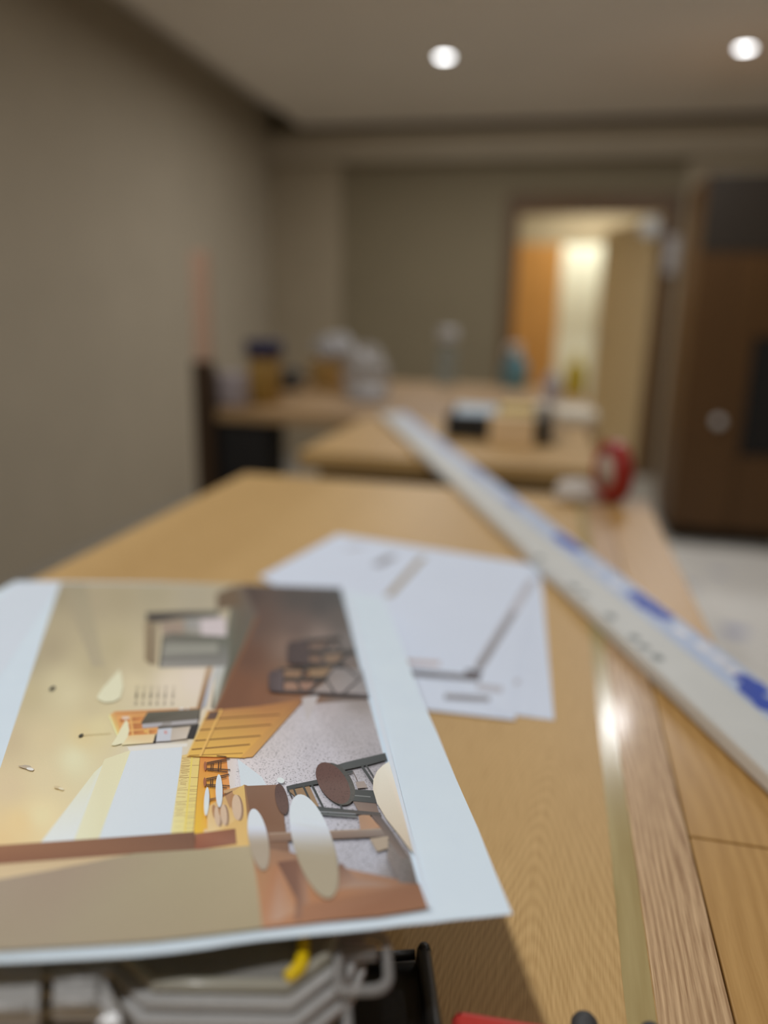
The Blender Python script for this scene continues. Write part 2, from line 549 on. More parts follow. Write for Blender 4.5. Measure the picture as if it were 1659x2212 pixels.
# ------------------------------------------------------------------ wall pieces by the door
c = at(1405, 492, y=YB - .03)
o = MB().lathe([(0, -.03), (.045, -.028), (.07, -.018), (.075, 0), (0, 0)], M=T(0, 0, 0, rx=math.pi / 2)).build('smoke_detector', M_whiteplastic, loc=(c.x, YB - .0305 - .0, c.z))
for v in o.data.vertices:
    v.co.y = -abs(v.co.y)
tag(o, 'small round white sensor at the top right corner of the door frame', 'sensor')
c = at(1450, 552, y=YB - .05)
o = MB().box((-.045, -.025, -.13), (.045, 0, .13), bev=.008).build('wall_intercom', mat('grey_white_plastic', rgb(176, 170, 166), .5), loc=(c.x, YB - .0505, c.z))
tag(o, 'narrow pale grey box on the wall right of the door frame', 'wall box')

# ------------------------------------------------------------------ floor protection film on the right
fm = MB()
nx, ny = 34, 80
gx = [.26 + i * (2.3 / nx) for i in range(nx + 1)]
gy = [-1.5 + j * (5.74 / ny) for j in range(ny + 1)]
grid = [[fm.bm.verts.new((x + random.uniform(-.012, .012), yy + random.uniform(-.012, .012), .004 + random.uniform(0, .012))) for yy in gy] for x in gx]
for i in range(nx):
    for j in range(ny):
        f = fm.bm.faces.new((grid[i][j], grid[i + 1][j], grid[i + 1][j + 1], grid[i][j + 1]))
        f.smooth = True


def film_mat():
    m, nt, b = base_mat('white_floor_film')
    tc = nd(nt, 'ShaderNodeTexCoord')
    v = nd(nt, 'ShaderNodeTexVoronoi')
    v.inputs['Scale'].default_value = 2.6
    nt.links.new(tc.outputs['Object'], v.inputs['Vector'])
    r = nd(nt, 'ShaderNodeValToRGB')
    r.color_ramp.elements[0].position = 0.10
    r.color_ramp.elements[1].position = 0.22
    r.color_ramp.elements[0].color = rgb(96, 116, 186)
    r.color_ramp.elements[1].color = rgb(236, 233, 226)
    nt.links.new(v.outputs['Distance'], r.inputs['Fac'])
    nt.links.new(r.outputs['Color'], b.inputs['Base Color'])
    b.inputs['Roughness'].default_value = 0.45
    return m


tag(fm.build('floor_film', film_mat()), 'white protective film with blue print spread on the floor at the right', 'floor film')

# ------------------------------------------------------------------ wrapped plank lying diagonally across the worktops
M_wrap = mat('white_wrap_film', rgb(212, 213, 208), 0.5, var=0.03, scale=25, spec=.25)
M_wrapblue = mat('pale_blue_wrap_film', rgb(188, 202, 226), 0.5, var=0.06, scale=25, spec=.25)
M_blue = mat('blue_print', rgb(36, 72, 176), 0.5, var=0.12, scale=60)
M_blue2 = mat('light_blue_print', rgb(120, 146, 208), 0.5, var=0.1, scale=60)
M_greyp = mat('grey_print', rgb(128, 134, 132), 0.5)
M_plankside = mat('lightened_side_film', rgb(226, 224, 216), 0.5)  # wrap colour lightened on the sides to make up for missing light
dirv = Vector((.3546, -.9350, 0))
nor = Vector((.9350, .3546, 0))
PL0 = nor * .354 + dirv * 0        # foot of the centre line
s_far = dirv.dot(Vector((-.44, 2.19, 0)) - PL0)
s_near = dirv.dot(Vector((.25, .15, 0)) - PL0)
plank = thing('wrapped_plank', 'long white plank in blue-printed film lying diagonally across the worktops', 'plank')
z0, z1, hw = TZ + .0022, TZ + .0172, .0385
MP = Matrix(((dirv.x, nor.x, 0, PL0.x), (dirv.y, nor.y, 0, PL0.y), (0, 0, 1, 0), (0, 0, 0, 1)))
pb = MB()
pb.box((s_far, -hw, z0), (s_near, hw, z1), 0, bev=.003, seg=3, M=MP)
for f in pb.bm.faces:
    if f.calc_center_median().z < z1 - .002:
        f.material_index = 1
fl = MB()


def pl_px(px, py):
    p = at(px, py, z=z1)
    d = Vector((p.x, p.y, 0)) - PL0
    return dirv.dot(d), nor.dot(d)


def on_plank(mb, s, u, dz, mi, poly):
    mb.face([MP @ Vector((s + a, u + b_, z1 + dz)) for a, b_ in poly], mi)


# blue-tinted half of the film with its faded print and the solid blue marks
sN = 60
for i in range(sN):
    sa, sb_ = s_far + .004 + (s_near - s_far - .008) * i / sN, s_far + .004 + (s_near - s_far - .008) * (i + 1) / sN
    on_plank(fl, 0, 0, .0002, 0, [(sa, .004), (sb_, .004), (sb_, hw - .002), (sa, hw - .002)])


def blob(s, u, ls, lu, mi, dz=.0004, k=16, jag=0.15, mb=fl):
    pts = []
    for j in range(k):
        a = 2 * math.pi * j / k
        q = 1 + random.uniform(-jag, jag)
        pts.append((ls * math.cos(a) * q, lu * math.sin(a) * q))
    on_plank(mb, s, u, dz, mi, pts)


for (px, py, ls, lu, mi) in ((1225, 1172, .036, .011, 1), (1402, 1308, .036, .0115, 1), (1625, 1478, .016, .009, 1), (1655, 1522, .028, .0095, 1),
                            (1108, 1088, .026, .0075, 2), (1030, 1022, .03, .007, 2), (960, 968, .034, .007, 2), (905, 925, .034, .006, 2)):
    s, u = pl_px(px, py)
    u = min(u, hw - .0135)
    for q in (-1, 0, 1):
        blob(s + q * ls * .62, u + q * .0008, ls * .52, lu * (1.0 if q == 0 else .8), mi, dz=.0004 + .00003 * (q + 1))
for (px, py) in ((1520, 1400), (1555, 1425), (1585, 1450), (1470, 1365), (1330, 1262), (1290, 1228)):
    s, u = pl_px(px, py)
    blob(s, min(u, hw - .012), .012, .005, 3, dz=.0003)
for (px, py, ls) in ((1240, 1268, .006), (1318, 1332, .006), (1370, 1378, .005), (1392, 1398, .004), (1420, 1420, .005), (1262, 1286, .004), (1165, 1205, .005)):
    s, u = pl_px(px, py)
    blob(s, u, ls * 1.4, .0050, 2, dz=.0004, mb=pb)
pb.build('board', [M_wrap, M_plankside, M_greyp], plank)
fl.build('printed_film', [M_wrapblue, M_blue, M_blue2, mat('white_print', rgb(222, 222, 226), .4), M_greyp], plank)

# ------------------------------------------------------------------ loose A4 sheets under the big print
M_sheet = mat('office_paper', rgb(226, 236, 252), 0.65, var=0.01, spec=0.2)
M_ink_grey = mat('grey_ink', rgb(150, 148, 152), 0.6)
M_ink_dark = mat('dark_grey_ink', rgb(112, 108, 112), 0.6)
M_ink_tan = mat('tan_ink', rgb(176, 162, 138), 0.6)
M_ink_pink = mat('pink_ink', rgb(206, 182, 174), 0.6)
M_ink_pale = mat('pale_grey_ink', rgb(196, 196, 204), 0.6)
SHEET = [M_sheet, M_ink_grey, M_ink_dark, M_ink_tan, M_ink_pink, M_ink_pale]
sheets = [
    # far left, far right, near right, near left picture corners
    ([(735, 1163), (1168, 1236), (1197, 1556), (760, 1500)], 'printed drawing sheet at the bottom of the loose stack, its right edge showing'),
    ([(742, 1160), (1160, 1230), (1150, 1548), (690, 1478)], 'printed drawing sheet in the loose stack, second from the bottom'),
    ([(735, 1157), (1164, 1226), (1112, 1556), (640, 1500)], 'printed drawing sheet in the loose stack, second from the top'),
    ([(730, 1154), (1166, 1222), (1095, 1548), (560, 1246)], 'top printed sheet of the loose stack with a folded floor drawing on it'),
]


def bar(mb, a, b_, wdt, z, mi):
    A, B = at(a[0], a[1], z=z), at(b_[0], b_[1], z=z)
    t = (B - A).normalized()
    n = Vector((-t.y, t.x, 0)) * wdt / 2
    mb.face([A + n, A - n, B - n, B + n], mi)


for k, (cs, lab) in enumerate(sheets):
    z = TZ + .0002 + k * .00042
    mb = MB()
    P = [at(px, py, z=z) for px, py in cs]
    # a real sheet: right-angled from its far edge, cut to the corner depths
    mb.prism([(p.x, p.y) for p in P], z, z + .00025)
    zt = z + .00032
    if k == 3:
        bar(mb, (915, 1202), (838, 1288), .009, zt, 3)
        bar(mb, (1150, 1252), (1035, 1440), .010, zt, 5)
        bar(mb, (1112, 1320), (1032, 1446), .006, zt + .00004, 1)
        bar(mb, (880, 1452), (1036, 1466), .011, zt, 2)
        bar(mb, (870, 1428), (950, 1434), .008, zt, 4)
        bar(mb, (1005, 1452), (1040, 1456), .013, zt + .00004, 2)
        bar(mb, (1030, 1482), (1085, 1490), .012, zt, 5)
        bar(mb, (960, 1504), (1058, 1510), .009, zt, 1)
        bar(mb, (812, 1222), (850, 1200), .013, zt, 1)
        bar(mb, (745, 1186), (785, 1180), .010, zt, 5)
    else:
        bar(mb, (1100, 1470), (1122, 1474), .01, zt, 5)
    o = mb.build('paper_sheet', SHEET)
    tag(o, lab, 'paper', 'loose drawing sheets on the worktop')
# ------------------------------------------------------------------ the big printed interior picture, propped on the clear case
PFL, PFR, PNR = Vector((-.4853, .5999, .9452)), Vector((-.1502, .7041, .9250)), Vector((-.0004, .2351, .9928))
PU = (PFR - PFL).normalized()
PV = (PNR - PFR); PV = (PV - PU * PV.dot(PU)).normalized()
PN = PV.cross(PU).normalized()
if PN.z < 0:
    PN = -PN
MPR = Matrix(((PU.x, PV.x, PN.x, PFR.x), (PU.y, PV.y, PN.y, PFR.y), (PU.z, PV.z, PN.z, PFR.z), (0, 0, 0, 1)))
MPI = MPR.inverted()
INK = 1.5                                  # printed tone against paper white


def pp(px, py):
    d = ROT @ Vector((px - W / 2, H / 2 - py, -F))
    o_ = Vector((0, 0, EYE))
    p = o_ + d * ((PFR - o_).dot(PN) / d.dot(PN))
    q = MPI @ p
    return (q.x, q.y)


def ink_mat(name, speckle=0.0, rough=0.5, scale=1400):
    m, nt, b = base_mat(name)
    a = nd(nt, 'ShaderNodeVertexColor')
    a.layer_name = 'ink'
    src = a.outputs['Color']
    tc = nd(nt, 'ShaderNodeTexCoord')
    no = nd(nt, 'ShaderNodeTexNoise')
    no.inputs['Scale'].default_value = scale
    no.inputs['Detail'].default_value = 3
    nt.links.new(tc.outputs['Object'], no.inputs['Vector'])
    r = nd(nt, 'ShaderNodeValToRGB')
    if speckle:
        r.color_ramp.elements[0].position = 0.33
        r.color_ramp.elements[1].position = 0.45
        r.color_ramp.elements[0].color = (1 - speckle,) * 3 + (1,)
    else:
        r.color_ramp.elements[0].position = 0.3
        r.color_ramp.elements[1].position = 0.7
        r.color_ramp.elements[0].color = (.96, .96, .96, 1)
    r.color_ramp.elements[1].color = (1, 1, 1, 1)
    nt.links.new(no.outputs['Fac'], r.inputs['Fac'])
    mx = nd(nt, 'ShaderNodeMix')
    mx.data_type = 'RGBA'
    mx.blend_type = 'MULTIPLY'
    mx.inputs['Factor'].default_value = 1.0
    nt.links.new(src, mx.inputs['A'])
    nt.links.new(r.outputs['Color'], mx.inputs['B'])
    nt.links.new(mx.outputs['Result'], b.inputs['Base Color'])
    b.inputs['Roughness'].default_value = rough
    b.inputs['Specular IOR Level'].default_value = 0.35
    return m


M_ink = ink_mat('print_ink')
M_terr = ink_mat('print_ink_terrazzo', speckle=0.7, scale=1000)
M_seat = ink_mat('print_ink_grainy', speckle=0.4, scale=1300)

pr_root = thing('interior_print', 'large white-bordered colour print of a cafe interior propped up on the clear case', 'print')
pr_root.matrix_world = MPR
# the sheet itself: outline with the slightly uneven hand-cut near edge
outl = [(34, 1255), (330, 1258), (600, 1264), (742, 1275), (828, 1291), (866, 1388), (908, 1503), (945, 1585), (985, 1682), (1032, 1788), (1068, 1880), (1107, 1974),
        (1040, 1981), (985, 1986), (930, 1993), (870, 1998), (800, 2007), (740, 2013), (680, 2018), (620, 2024), (560, 2030), (500, 2038), (450, 2046), (380, 2055), (300, 2063), (200, 2069), (100, 2074), (0, 2078)]
op = [pp(*p) for p in outl]
# carry the near edge and the left edge on outside the picture
ulen = (PFR - PFL).length
vlast = op[-1][1]
op += [(-ulen * .92, vlast + .002), (-ulen - .001, vlast + .001), (-ulen - .002, .25)]
sh = MB()
sh.prism(op, -.0004, 0)
sheet_o = sh.build('sheet', M_white, pr_root)

PB = bmesh.new()
LAY = PB.loops.layers.color.new('ink') if False else PB.loops.layers.float_color.new('ink')
layer = [0]


def tone(c):
    return (min(1, lin(c[0]) * INK * .97), min(1, lin(c[1]) * INK), min(1, lin(c[2]) * INK * 1.05), 1)


def put(pts_local, cols, mi=0, lift=True):
    if lift:
        layer[0] += 1
    z = .00003 + layer[0] * .000007
    vs = [PB.verts.new((x, y, z)) for x, y in pts_local]
    try:
        f = PB.faces.new(vs)
    except ValueError:
        return
    f.material_index = mi
    for i, lp in enumerate(f.loops):
        lp[LAY] = cols[i] if isinstance(cols, list) else cols


def poly(pts, c, mi=0, lift=True):
    cols = [tone(q) for q in c] if isinstance(c, list) else tone(c)
    put([pp(*p) for p in pts], cols, mi, lift)


def mesh_patch(quad, n, m, fn, mi=0):
    """quad corners tl, tr, br, bl in picture; fn(x, y) gives the printed tone"""
    layer[0] += 1
    z = .00003 + layer[0] * .000007
    (ax, ay), (bx, by), (cx_, cy_), (dx, dy) = quad
    g = []
    for j in range(m + 1):
        v = j / m
        row = []
        for i in range(n + 1):
            u = i / n
            x = (ax * (1 - u) + bx * u) * (1 - v) + (dx * (1 - u) + cx_ * u) * v
            y = (ay * (1 - u) + by * u) * (1 - v) + (dy * (1 - u) + cy_ * u) * v
            q = pp(x, y)
            row.append((PB.verts.new((q[0], q[1], z)), tone(fn(x, y))))
        g.append(row)
    for j in range(m):
        for i in range(n):
            q = (g[j][i], g[j][i + 1], g[j + 1][i + 1], g[j + 1][i])
            f = PB.faces.new([k[0] for k in q])
            f.material_index = mi
            for k, lp in enumerate(f.loops):
                lp[LAY] = q[k][1]


def idw(ctrl, p=2.6):
    def fn(x, y):
        sw, r_, g_, b_ = 0, 0, 0, 0
        for (cx_, cy_, c) in ctrl:
            d2 = (x - cx_) ** 2 + (y - cy_) ** 2 + 60
            k = d2 ** (-p / 2)
            sw += k; r_ += k * c[0]; g_ += k * c[1]; b_ += k * c[2]
        return (r_ / sw, g_ / sw, b_ / sw)
    return fn


def ell(cx_, cy_, a, b_, rot, top, bot=None, mi=0, n=40):
    bot = bot or top
    pts, cols = [], []
    cr, sr = math.cos(math.radians(rot)), math.sin(math.radians(rot))
    for i in range(n):
        t = 2 * math.pi * i / n
        x, y = a * math.cos(t), b_ * math.sin(t)
        X, Y = cx_ + x * cr - y * sr, cy_ + x * sr + y * cr
        pts.append((X, Y))
    ymin, ymax = min(p[1] for p in pts), max(p[1] for p in pts)
    # strips from top to bottom so the tone can run down the shape
    layer[0] += 1
    half = n // 2
    i0 = min(range(n), key=lambda i: pts[i][1])
    L = [pts[(i0 - k) % n] for k in range(half + 1)]
    R_ = [pts[(i0 + k) % n] for k in range(half + 1)]
    def tn(y):
        u = (y - ymin) / (ymax - ymin)
        u = min(1, max(0, (u - .25) / .35))
        u = u * u * (3 - 2 * u)
        return tuple(top[q] * (1 - u) + bot[q] * u for q in range(3))
    for k in range(half):
        quad = [L[k], R_[k], R_[k + 1], L[k + 1]]
        if k == 0:
            quad = [L[0], R_[1], L[1]]
        if k == half - 1:
            quad = [L[k], R_[k], L[k + 1]]
        poly(quad, [tn(q[1]) for q in quad], mi, lift=False)


def line(a, b_, wdt, c, lift=True):
    dx, dy = b_[0] - a[0], b_[1] - a[1]
    l = math.hypot(dx, dy)
    nx_, ny_ = -dy / l * wdt / 2, dx / l * wdt / 2
    poly([(a[0] + nx_, a[1] + ny_), (b_[0] + nx_, b_[1] + ny_), (b_[0] - nx_, b_[1] - ny_), (a[0] - nx_, a[1] - ny_)], c, lift=lift)


# walls and ceiling of the printed room
wallc = [(135, 1275, (150, 138, 110)), (60, 1420, (160, 148, 118)), (20, 1470, (170, 156, 124)), (110, 1400, (164, 150, 120)), (190, 1300, (165, 151, 122)), (260, 1290, (163, 150, 120)),
         (330, 1280, (163, 152, 124)), (420, 1290, (166, 156, 132)), (250, 1400, (176, 163, 128)), (210, 1440, (176, 163, 128)), (300, 1430, (186, 172, 138)), (60, 1500, (184, 170, 132)), (130, 1480, (196, 184, 146)),
         (150, 1500, (202, 190, 152)), (200, 1530, (194, 180, 142)), (290, 1480, (204, 190, 154)), (370, 1480, (214, 200, 176)), (420, 1470, (214, 200, 182)), (20, 1600, (190, 172, 136)),
         (100, 1600, (203, 186, 146)), (180, 1590, (208, 190, 142)), (215, 1570, (208, 194, 148)), (20, 1700, (204, 184, 146)), (100, 1680, (208, 192, 152)), (160, 1640, (212, 206, 168)),
         (40, 1780, (216, 190, 138)), (5, 1820, (214, 186, 134)), (90, 1760, (218, 202, 156)), (330, 1610, (206, 200, 190))]
mesh_patch([(131, 1259), (560, 1262), (560, 1845), (-60, 1845)], 40, 44, idw(wallc))
# clip the left border: white margin strip goes over the picture's left edge
fw_ = (196, 203, 214)
# ceiling edge and lamp glow
poly([(131, 1259), (185, 1259), (226, 1440), (200, 1440)], [(152, 140, 114), (152, 142, 116), (170, 158, 128), (166, 154, 126)])
ell(232, 1492, 1.2, 1.2, 0, (80, 70, 50))
line((226, 1380), (230, 1480), 1.2, (172, 160, 130))
# daylight streaks
poly([(226, 1640), (284, 1620), (218, 1816), (150, 1816)], [(212, 205, 168), (214, 208, 170), (210, 206, 170), (214, 212, 180)])
poly([(204, 1668), (222, 1652), (160, 1816), (88, 1820)], [(212, 210, 180), (212, 212, 190), (208, 212, 210), (210, 214, 208)])
poly([(282, 1622), (394, 1612), (392, 1640), (370, 1808), (212, 1816)], [(202, 207, 216), (200, 206, 218), (198, 204, 218), (196, 204, 217), (200, 207, 217)])
poly([(275, 1614), (405, 1606), (404, 1613), (280, 1623)], (212, 208, 196))
# white margin at the left
poly([(36, 1257), (131, 1257), (-4, 1466), (-30, 1466), (-110, 1500), (-110, 1400)], (196, 203, 214))
# pleated blind
poly([(393, 1632), (410, 1628), (433, 1634), (416, 1802), (368, 1806)], [(206, 178, 120), (212, 186, 120), (220, 190, 110), (224, 200, 120), (216, 208, 150)])
for i in range(44):
    t = i / 43
    xa, ya = 393 + (370 - 393) * t, 1638 + (1802 - 1638) * t
    xb, yb = 432 + (418 - 432) * t, 1638 + (1798 - 1638) * t
    u0, u1 = random.choice([(.02, .45), (.05, .5), (.52, .98), (.1, .4), (.58, 1.0), (.0, .98)])
    line((xa + (xb - xa) * u0, ya + (yb - ya) * u0 + random.uniform(-1, 1)), (xa + (xb - xa) * u1, ya + (yb - ya) * u1 + random.uniform(-1.5, 1.5)), random.uniform(.7, 1.3),
         (150 + 40 * t, 112 + 60 * t, 60 + 60 * t), lift=(i == 0))
line((415, 1632), (399, 1802), 3.6, (226, 194, 96))
line((432, 1636), (418, 1800), 1.2, (140, 96, 40))
# orange wall below the blind
poly([(433, 1634), (492, 1634), (498, 1715), (470, 1745), (448, 1800), (418, 1802)], [(206, 132, 66), (206, 128, 66), (218, 150, 90), (220, 152, 76), (222, 172, 62), (224, 176, 56)])
poly([(489, 1634), (520, 1634), (512, 1700), (498, 1716)], [(206, 190, 178), (208, 200, 198), (206, 200, 196), (204, 196, 186)])
# terrazzo floor of the printed room
fl_c = [(700, 1510, (172, 162, 160)), (780, 1510, (140, 130, 124)), (660, 1560, (188, 182, 183)), (760, 1580, (166, 160, 160)), (560, 1640, (206, 199, 198)), (600, 1680, (196, 192, 195)),
        (700, 1640, (184, 179, 182)), (820, 1640, (158, 153, 154)), (680, 1800, (178, 177, 183)), (800, 1850, (168, 167, 173)), (860, 1900, (126, 118, 114)), (540, 1640, (212, 205, 204))]
mesh_patch([(650, 1512), (793, 1500), (905, 1918), (590, 1918)], 26, 30, idw(fl_c), mi=1)
poly([(650, 1512), (655, 1640), (604, 1800), (560, 1760), (508, 1700), (512, 1640), (530, 1636)], [(184, 176, 175), (190, 185, 187), (186, 183, 188), (200, 195, 196), (206, 200, 198), (208, 198, 194), (200, 190, 184)], mi=1)
# brown bar front and dark band at the far edge
brc = [(530, 1290, (72, 60, 54)), (640, 1290, (72, 66, 62)), (730, 1280, (62, 62, 60)), (690, 1300, (66, 62, 60)), (560, 1340, (92, 72, 62)), (640, 1350, (96, 80, 72)), (740, 1340, (84, 76, 70)), (620, 1400, (122, 100, 86)),
       (690, 1380, (126, 110, 100)), (760, 1380, (104, 98, 94)), (540, 1420, (98, 68, 52)), (520, 1480, (112, 74, 52)), (500, 1520, (112, 74, 52)), (640, 1470, (122, 88, 62)), (640, 1500, (132, 92, 64)), (740, 1480, (108, 98, 92)), (560, 1500, (120, 80, 56))]
mesh_patch([(520, 1262), (736, 1270), (795, 1512), (462, 1536)], 30, 26, idw(brc))
poly([(650, 1508), (690, 1500), (664, 1560)], (176, 168, 164))
# edge of the counter and the green-grey upstand
poly([(500, 1280), (524, 1261), (556, 1330), (498, 1450), (466, 1536), (455, 1530), (470, 1440), (488, 1380)], [(118, 112, 92), (104, 88, 74), (96, 88, 78), (92, 92, 78), (150, 140, 124), (128, 120, 104), (98, 98, 82), (104, 106, 92)])
line((556, 1330), (466, 1536), 5, (124, 84, 56))
line((524, 1266), (556, 1332), 4, (98, 84, 76))
poly([(462, 1438), (488, 1440), (464, 1528)], [(186, 186, 182), (172, 172, 164), (168, 168, 150)])
# coffee machine and grinder at the far end
poly([(468, 1282), (512, 1262), (520, 1310), (468, 1318)], (104, 86, 66))
poly([(312, 1342), (342, 1340), (338, 1438), (312, 1428)], [(146, 128, 100), (150, 136, 112), (146, 130, 104), (140, 122, 92)])
poly([(322, 1345), (330, 1345), (330, 1436), (322, 1436)], (120, 104, 82))
poly([(316, 1324), (400, 1321), (474, 1320), (474, 1332), (400, 1336), (340, 1344), (317, 1342)], [(60, 56, 54), (70, 66, 62), (92, 94, 84), (96, 96, 86), (80, 76, 72), (58, 54, 52), (56, 52, 50)])
poly([(345, 1345), (400, 1340), (400, 1372), (352, 1374)], (150, 132, 116))
poly([(398, 1338), (488, 1333), (490, 1378), (398, 1374)], [(142, 142, 136), (158, 150, 146), (170, 160, 154), (142, 136, 120)])
poly([(432, 1340), (486, 1334), (488, 1374), (436, 1378)], (196, 184, 182))
poly([(352, 1374), (370, 1368), (497, 1376), (492, 1440), (346, 1443)], [(104, 100, 88), (98, 96, 84), (96, 98, 84), (128, 126, 120), (142, 138, 130)])
poly([(356, 1392), (470, 1390), (470, 1412), (354, 1414)], (140, 138, 126))
poly([(350, 1420), (480, 1414), (480, 1421), (349, 1428)], (112, 110, 102))
line((352, 1374), (345, 1442), 4.5, (88, 86, 74))
# wall strip, sink edge
poly([(447, 1444), (458, 1440), (434, 1532), (424, 1532)], [(180, 148, 108), (150, 112, 76), (118, 84, 58), (160, 124, 84)])
poly([(452, 1470), (464, 1444), (446, 1526), (433, 1534)], [(176, 178, 186), (184, 184, 186), (170, 170, 172), (150, 150, 152)])
# menu lettering on the wall: six short lines
for k, x0_ in enumerate((293, 308, 324, 339, 355, 372)):
    rr = random.Random(k + 3)
    y_ = 1524
    dark = (70, 64, 54) if k % 2 == 0 else (110, 102, 84)
    for wl in ((9, 4), (15, 9), (8, 3)):
        n_ = wl[1]
        for q in range(n_):
            yy = y_ - q * wl[0] / n_
            xo = x0_ + (1524 - yy) * .09
            poly([(xo - rr.uniform(2.2, 3.4), yy), (xo + rr.uniform(2.2, 3.4), yy - .3), (xo + rr.uniform(1.5, 3), yy - .9), (xo - rr.uniform(1.5, 3), yy - .7)], dark, lift=(q == 0))
        y_ -= wl[0] + 5
        dark = tuple(min(255, c_ + 16) for c_ in dark)
# shelf unit with pigeon holes
poly([(236, 1546), (248, 1538), (432, 1530), (430, 1560), (342, 1580), (336, 1590), (278, 1592), (254, 1590)], [(214, 178, 110), (198, 140, 84), (178, 130, 84), (176, 120, 70), (206, 144, 82), (214, 158, 96), (214, 160, 94), (228, 192, 116)])
poly([(252, 1552), (262, 1549), (276, 1586), (262, 1590)], (212, 154, 90))
for a_, b__ in (((252, 1550), (330, 1545)), ((262, 1563), (336, 1560)), ((268, 1580), (342, 1576))):
    line(a_, b__, 2.2, (222, 164, 96))
for q in ((258, 1555, 281, 1553, 283, 1561, 260, 1563), (286, 1552, 310, 1550, 306, 1559, 286, 1560), (264, 1567, 283, 1565, 285, 1577, 270, 1578), (287, 1564, 332, 1563, 340, 1573, 289, 1577), (274, 1583, 286, 1582, 287, 1588, 276, 1590), (289, 1581, 318, 1579, 316, 1587, 289, 1588), (322, 1579, 337, 1578, 334, 1586, 322, 1587)):
    poly([(q[0], q[1]), (q[2], q[3]), (q[4], q[5]), (q[6], q[7])], [(170, 108, 62), (196, 128, 70), (206, 138, 78), (176, 112, 64)])
line((281, 1546), (287, 1592), 2.0, (228, 176, 106))
line((319, 1575), (321, 1588), 1.6, (228, 184, 112))
poly([(262, 1550), (278, 1549), (280, 1555), (266, 1556)], (212, 190, 170))
poly([(311, 1580), (318, 1580), (318, 1584), (311, 1584)], (222, 176, 96))
line((236, 1547), (254, 1592), 3.4, (232, 214, 158))
# cooker hood
poly([(319, 1540), (433, 1533), (431, 1556), (307, 1566), (304, 1564)], [(92, 90, 76), (98, 94, 82), (96, 90, 80), (92, 86, 74), (80, 74, 62)])
poly([(307, 1566), (430, 1556), (427, 1565), (308, 1575)], [(166, 162, 162), (172, 168, 166), (158, 152, 148), (168, 166, 168)])
poly([(352, 1562), (372, 1560), (370, 1567), (346, 1572)], (140, 134, 128))
poly([(387, 1532), (398, 1531), (398, 1534), (387, 1535)], (226, 224, 214))
poly([(403, 1531), (408, 1531), (408, 1534), (403, 1534)], (222, 218, 204))
line((433, 1533), (426, 1568), 1.6, (50, 48, 44))
# oven, machine and kettle
poly([(342, 1571), (428, 1565), (425, 1571), (341, 1577)], (82, 76, 68))
poly([(341, 1577), (372, 1574), (369, 1604), (337, 1605)], (186, 188, 192))
poly([(371, 1575), (413, 1571), (406, 1597), (368, 1602)], [(178, 166, 150), (190, 174, 154), (196, 184, 168), (184, 172, 156)])
poly([(412, 1571), (430, 1566), (419, 1597), (403, 1597)], (48, 45, 44))
for q in range(5):
    line((354.5 + q * 1.4, 1580.5), (355.5 + q * 1.4, 1588), .8, (196, 124, 112), lift=(q == 0))
poly([(333, 1588), (338, 1588), (336, 1607), (329, 1607)], (44, 40, 38))
line((331, 1602), (336, 1601), .8, (150, 140, 130))
line((337, 1605), (406, 1600), 1.2, (110, 92, 78))
# white trim under the appliances
poly([(274, 1592), (336, 1588), (330, 1607), (262, 1612)], [(214, 186, 136), (214, 188, 140), (214, 192, 150), (216, 206, 164)])
# lamp shades
poly([(258, 1448), (263, 1462), (266, 1486), (260, 1510), (246, 1518), (226, 1520), (211, 1513), (210, 1506), (222, 1488), (240, 1468)], (212, 208, 176))
poly([(272, 1557), (277, 1564), (279, 1580), (276, 1594), (266, 1608), (248, 1613), (240, 1612), (252, 1594), (262, 1574)], (216, 210, 174))
# small ceiling spots
for (x, y, r_) in ((113, 1489, 5), (175, 1591, 4)):
    ell(x, y, r_ * 1.5, r_ * .75, -28, (58, 56, 46))
line((178, 1590), (240, 1586), .9, (178, 160, 112))
poly([(38, 1657), (56, 1655), (74, 1664), (70, 1668), (44, 1660)], (176, 160, 134))
ell(65, 1664, 8, 3.2, 12, (214, 210, 198))
ell(58, 1658, 9, 2.6, 8, (174, 160, 138))
ell(125, 1704, 9, 3, 12, (196, 178, 138)); ell(132, 1707, 6, 2.2, 14, (220, 206, 176))
# slatted counter front
poly([(447, 1538), (560, 1528), (652, 1512), (590, 1578), (530, 1640), (404, 1636)], [(178, 128, 76), (164, 112, 66), (150, 102, 62), (190, 138, 74), (218, 168, 80), (220, 174, 84)])
poly([(654, 1510), (650, 1522), (545, 1638), (518, 1640), (628, 1528)], [(120, 82, 54), (150, 104, 66), (196, 148, 84), (206, 156, 80), (156, 106, 62)])
for a_, b__ in (((438, 1557), (605, 1546)), ((428, 1580), (586, 1568)), ((421, 1603), (563, 1592)), ((414, 1622), (540, 1611))):
    line(a_, b__, 2.6, (112, 74, 40))
line((409, 1635), (524, 1630), 1.4, (130, 88, 40))
line((478, 1535), (432, 1636), 4.6, (222, 172, 94)); line((482, 1535), (436, 1636), 1.2, (150, 102, 54))
line((448, 1540), (404, 1636), 3, (226, 184, 116))
poly([(453, 1541), (474, 1539), (467, 1555), (445, 1557)], [(98, 76, 64), (90, 66, 58), (96, 72, 62), (100, 76, 62)])
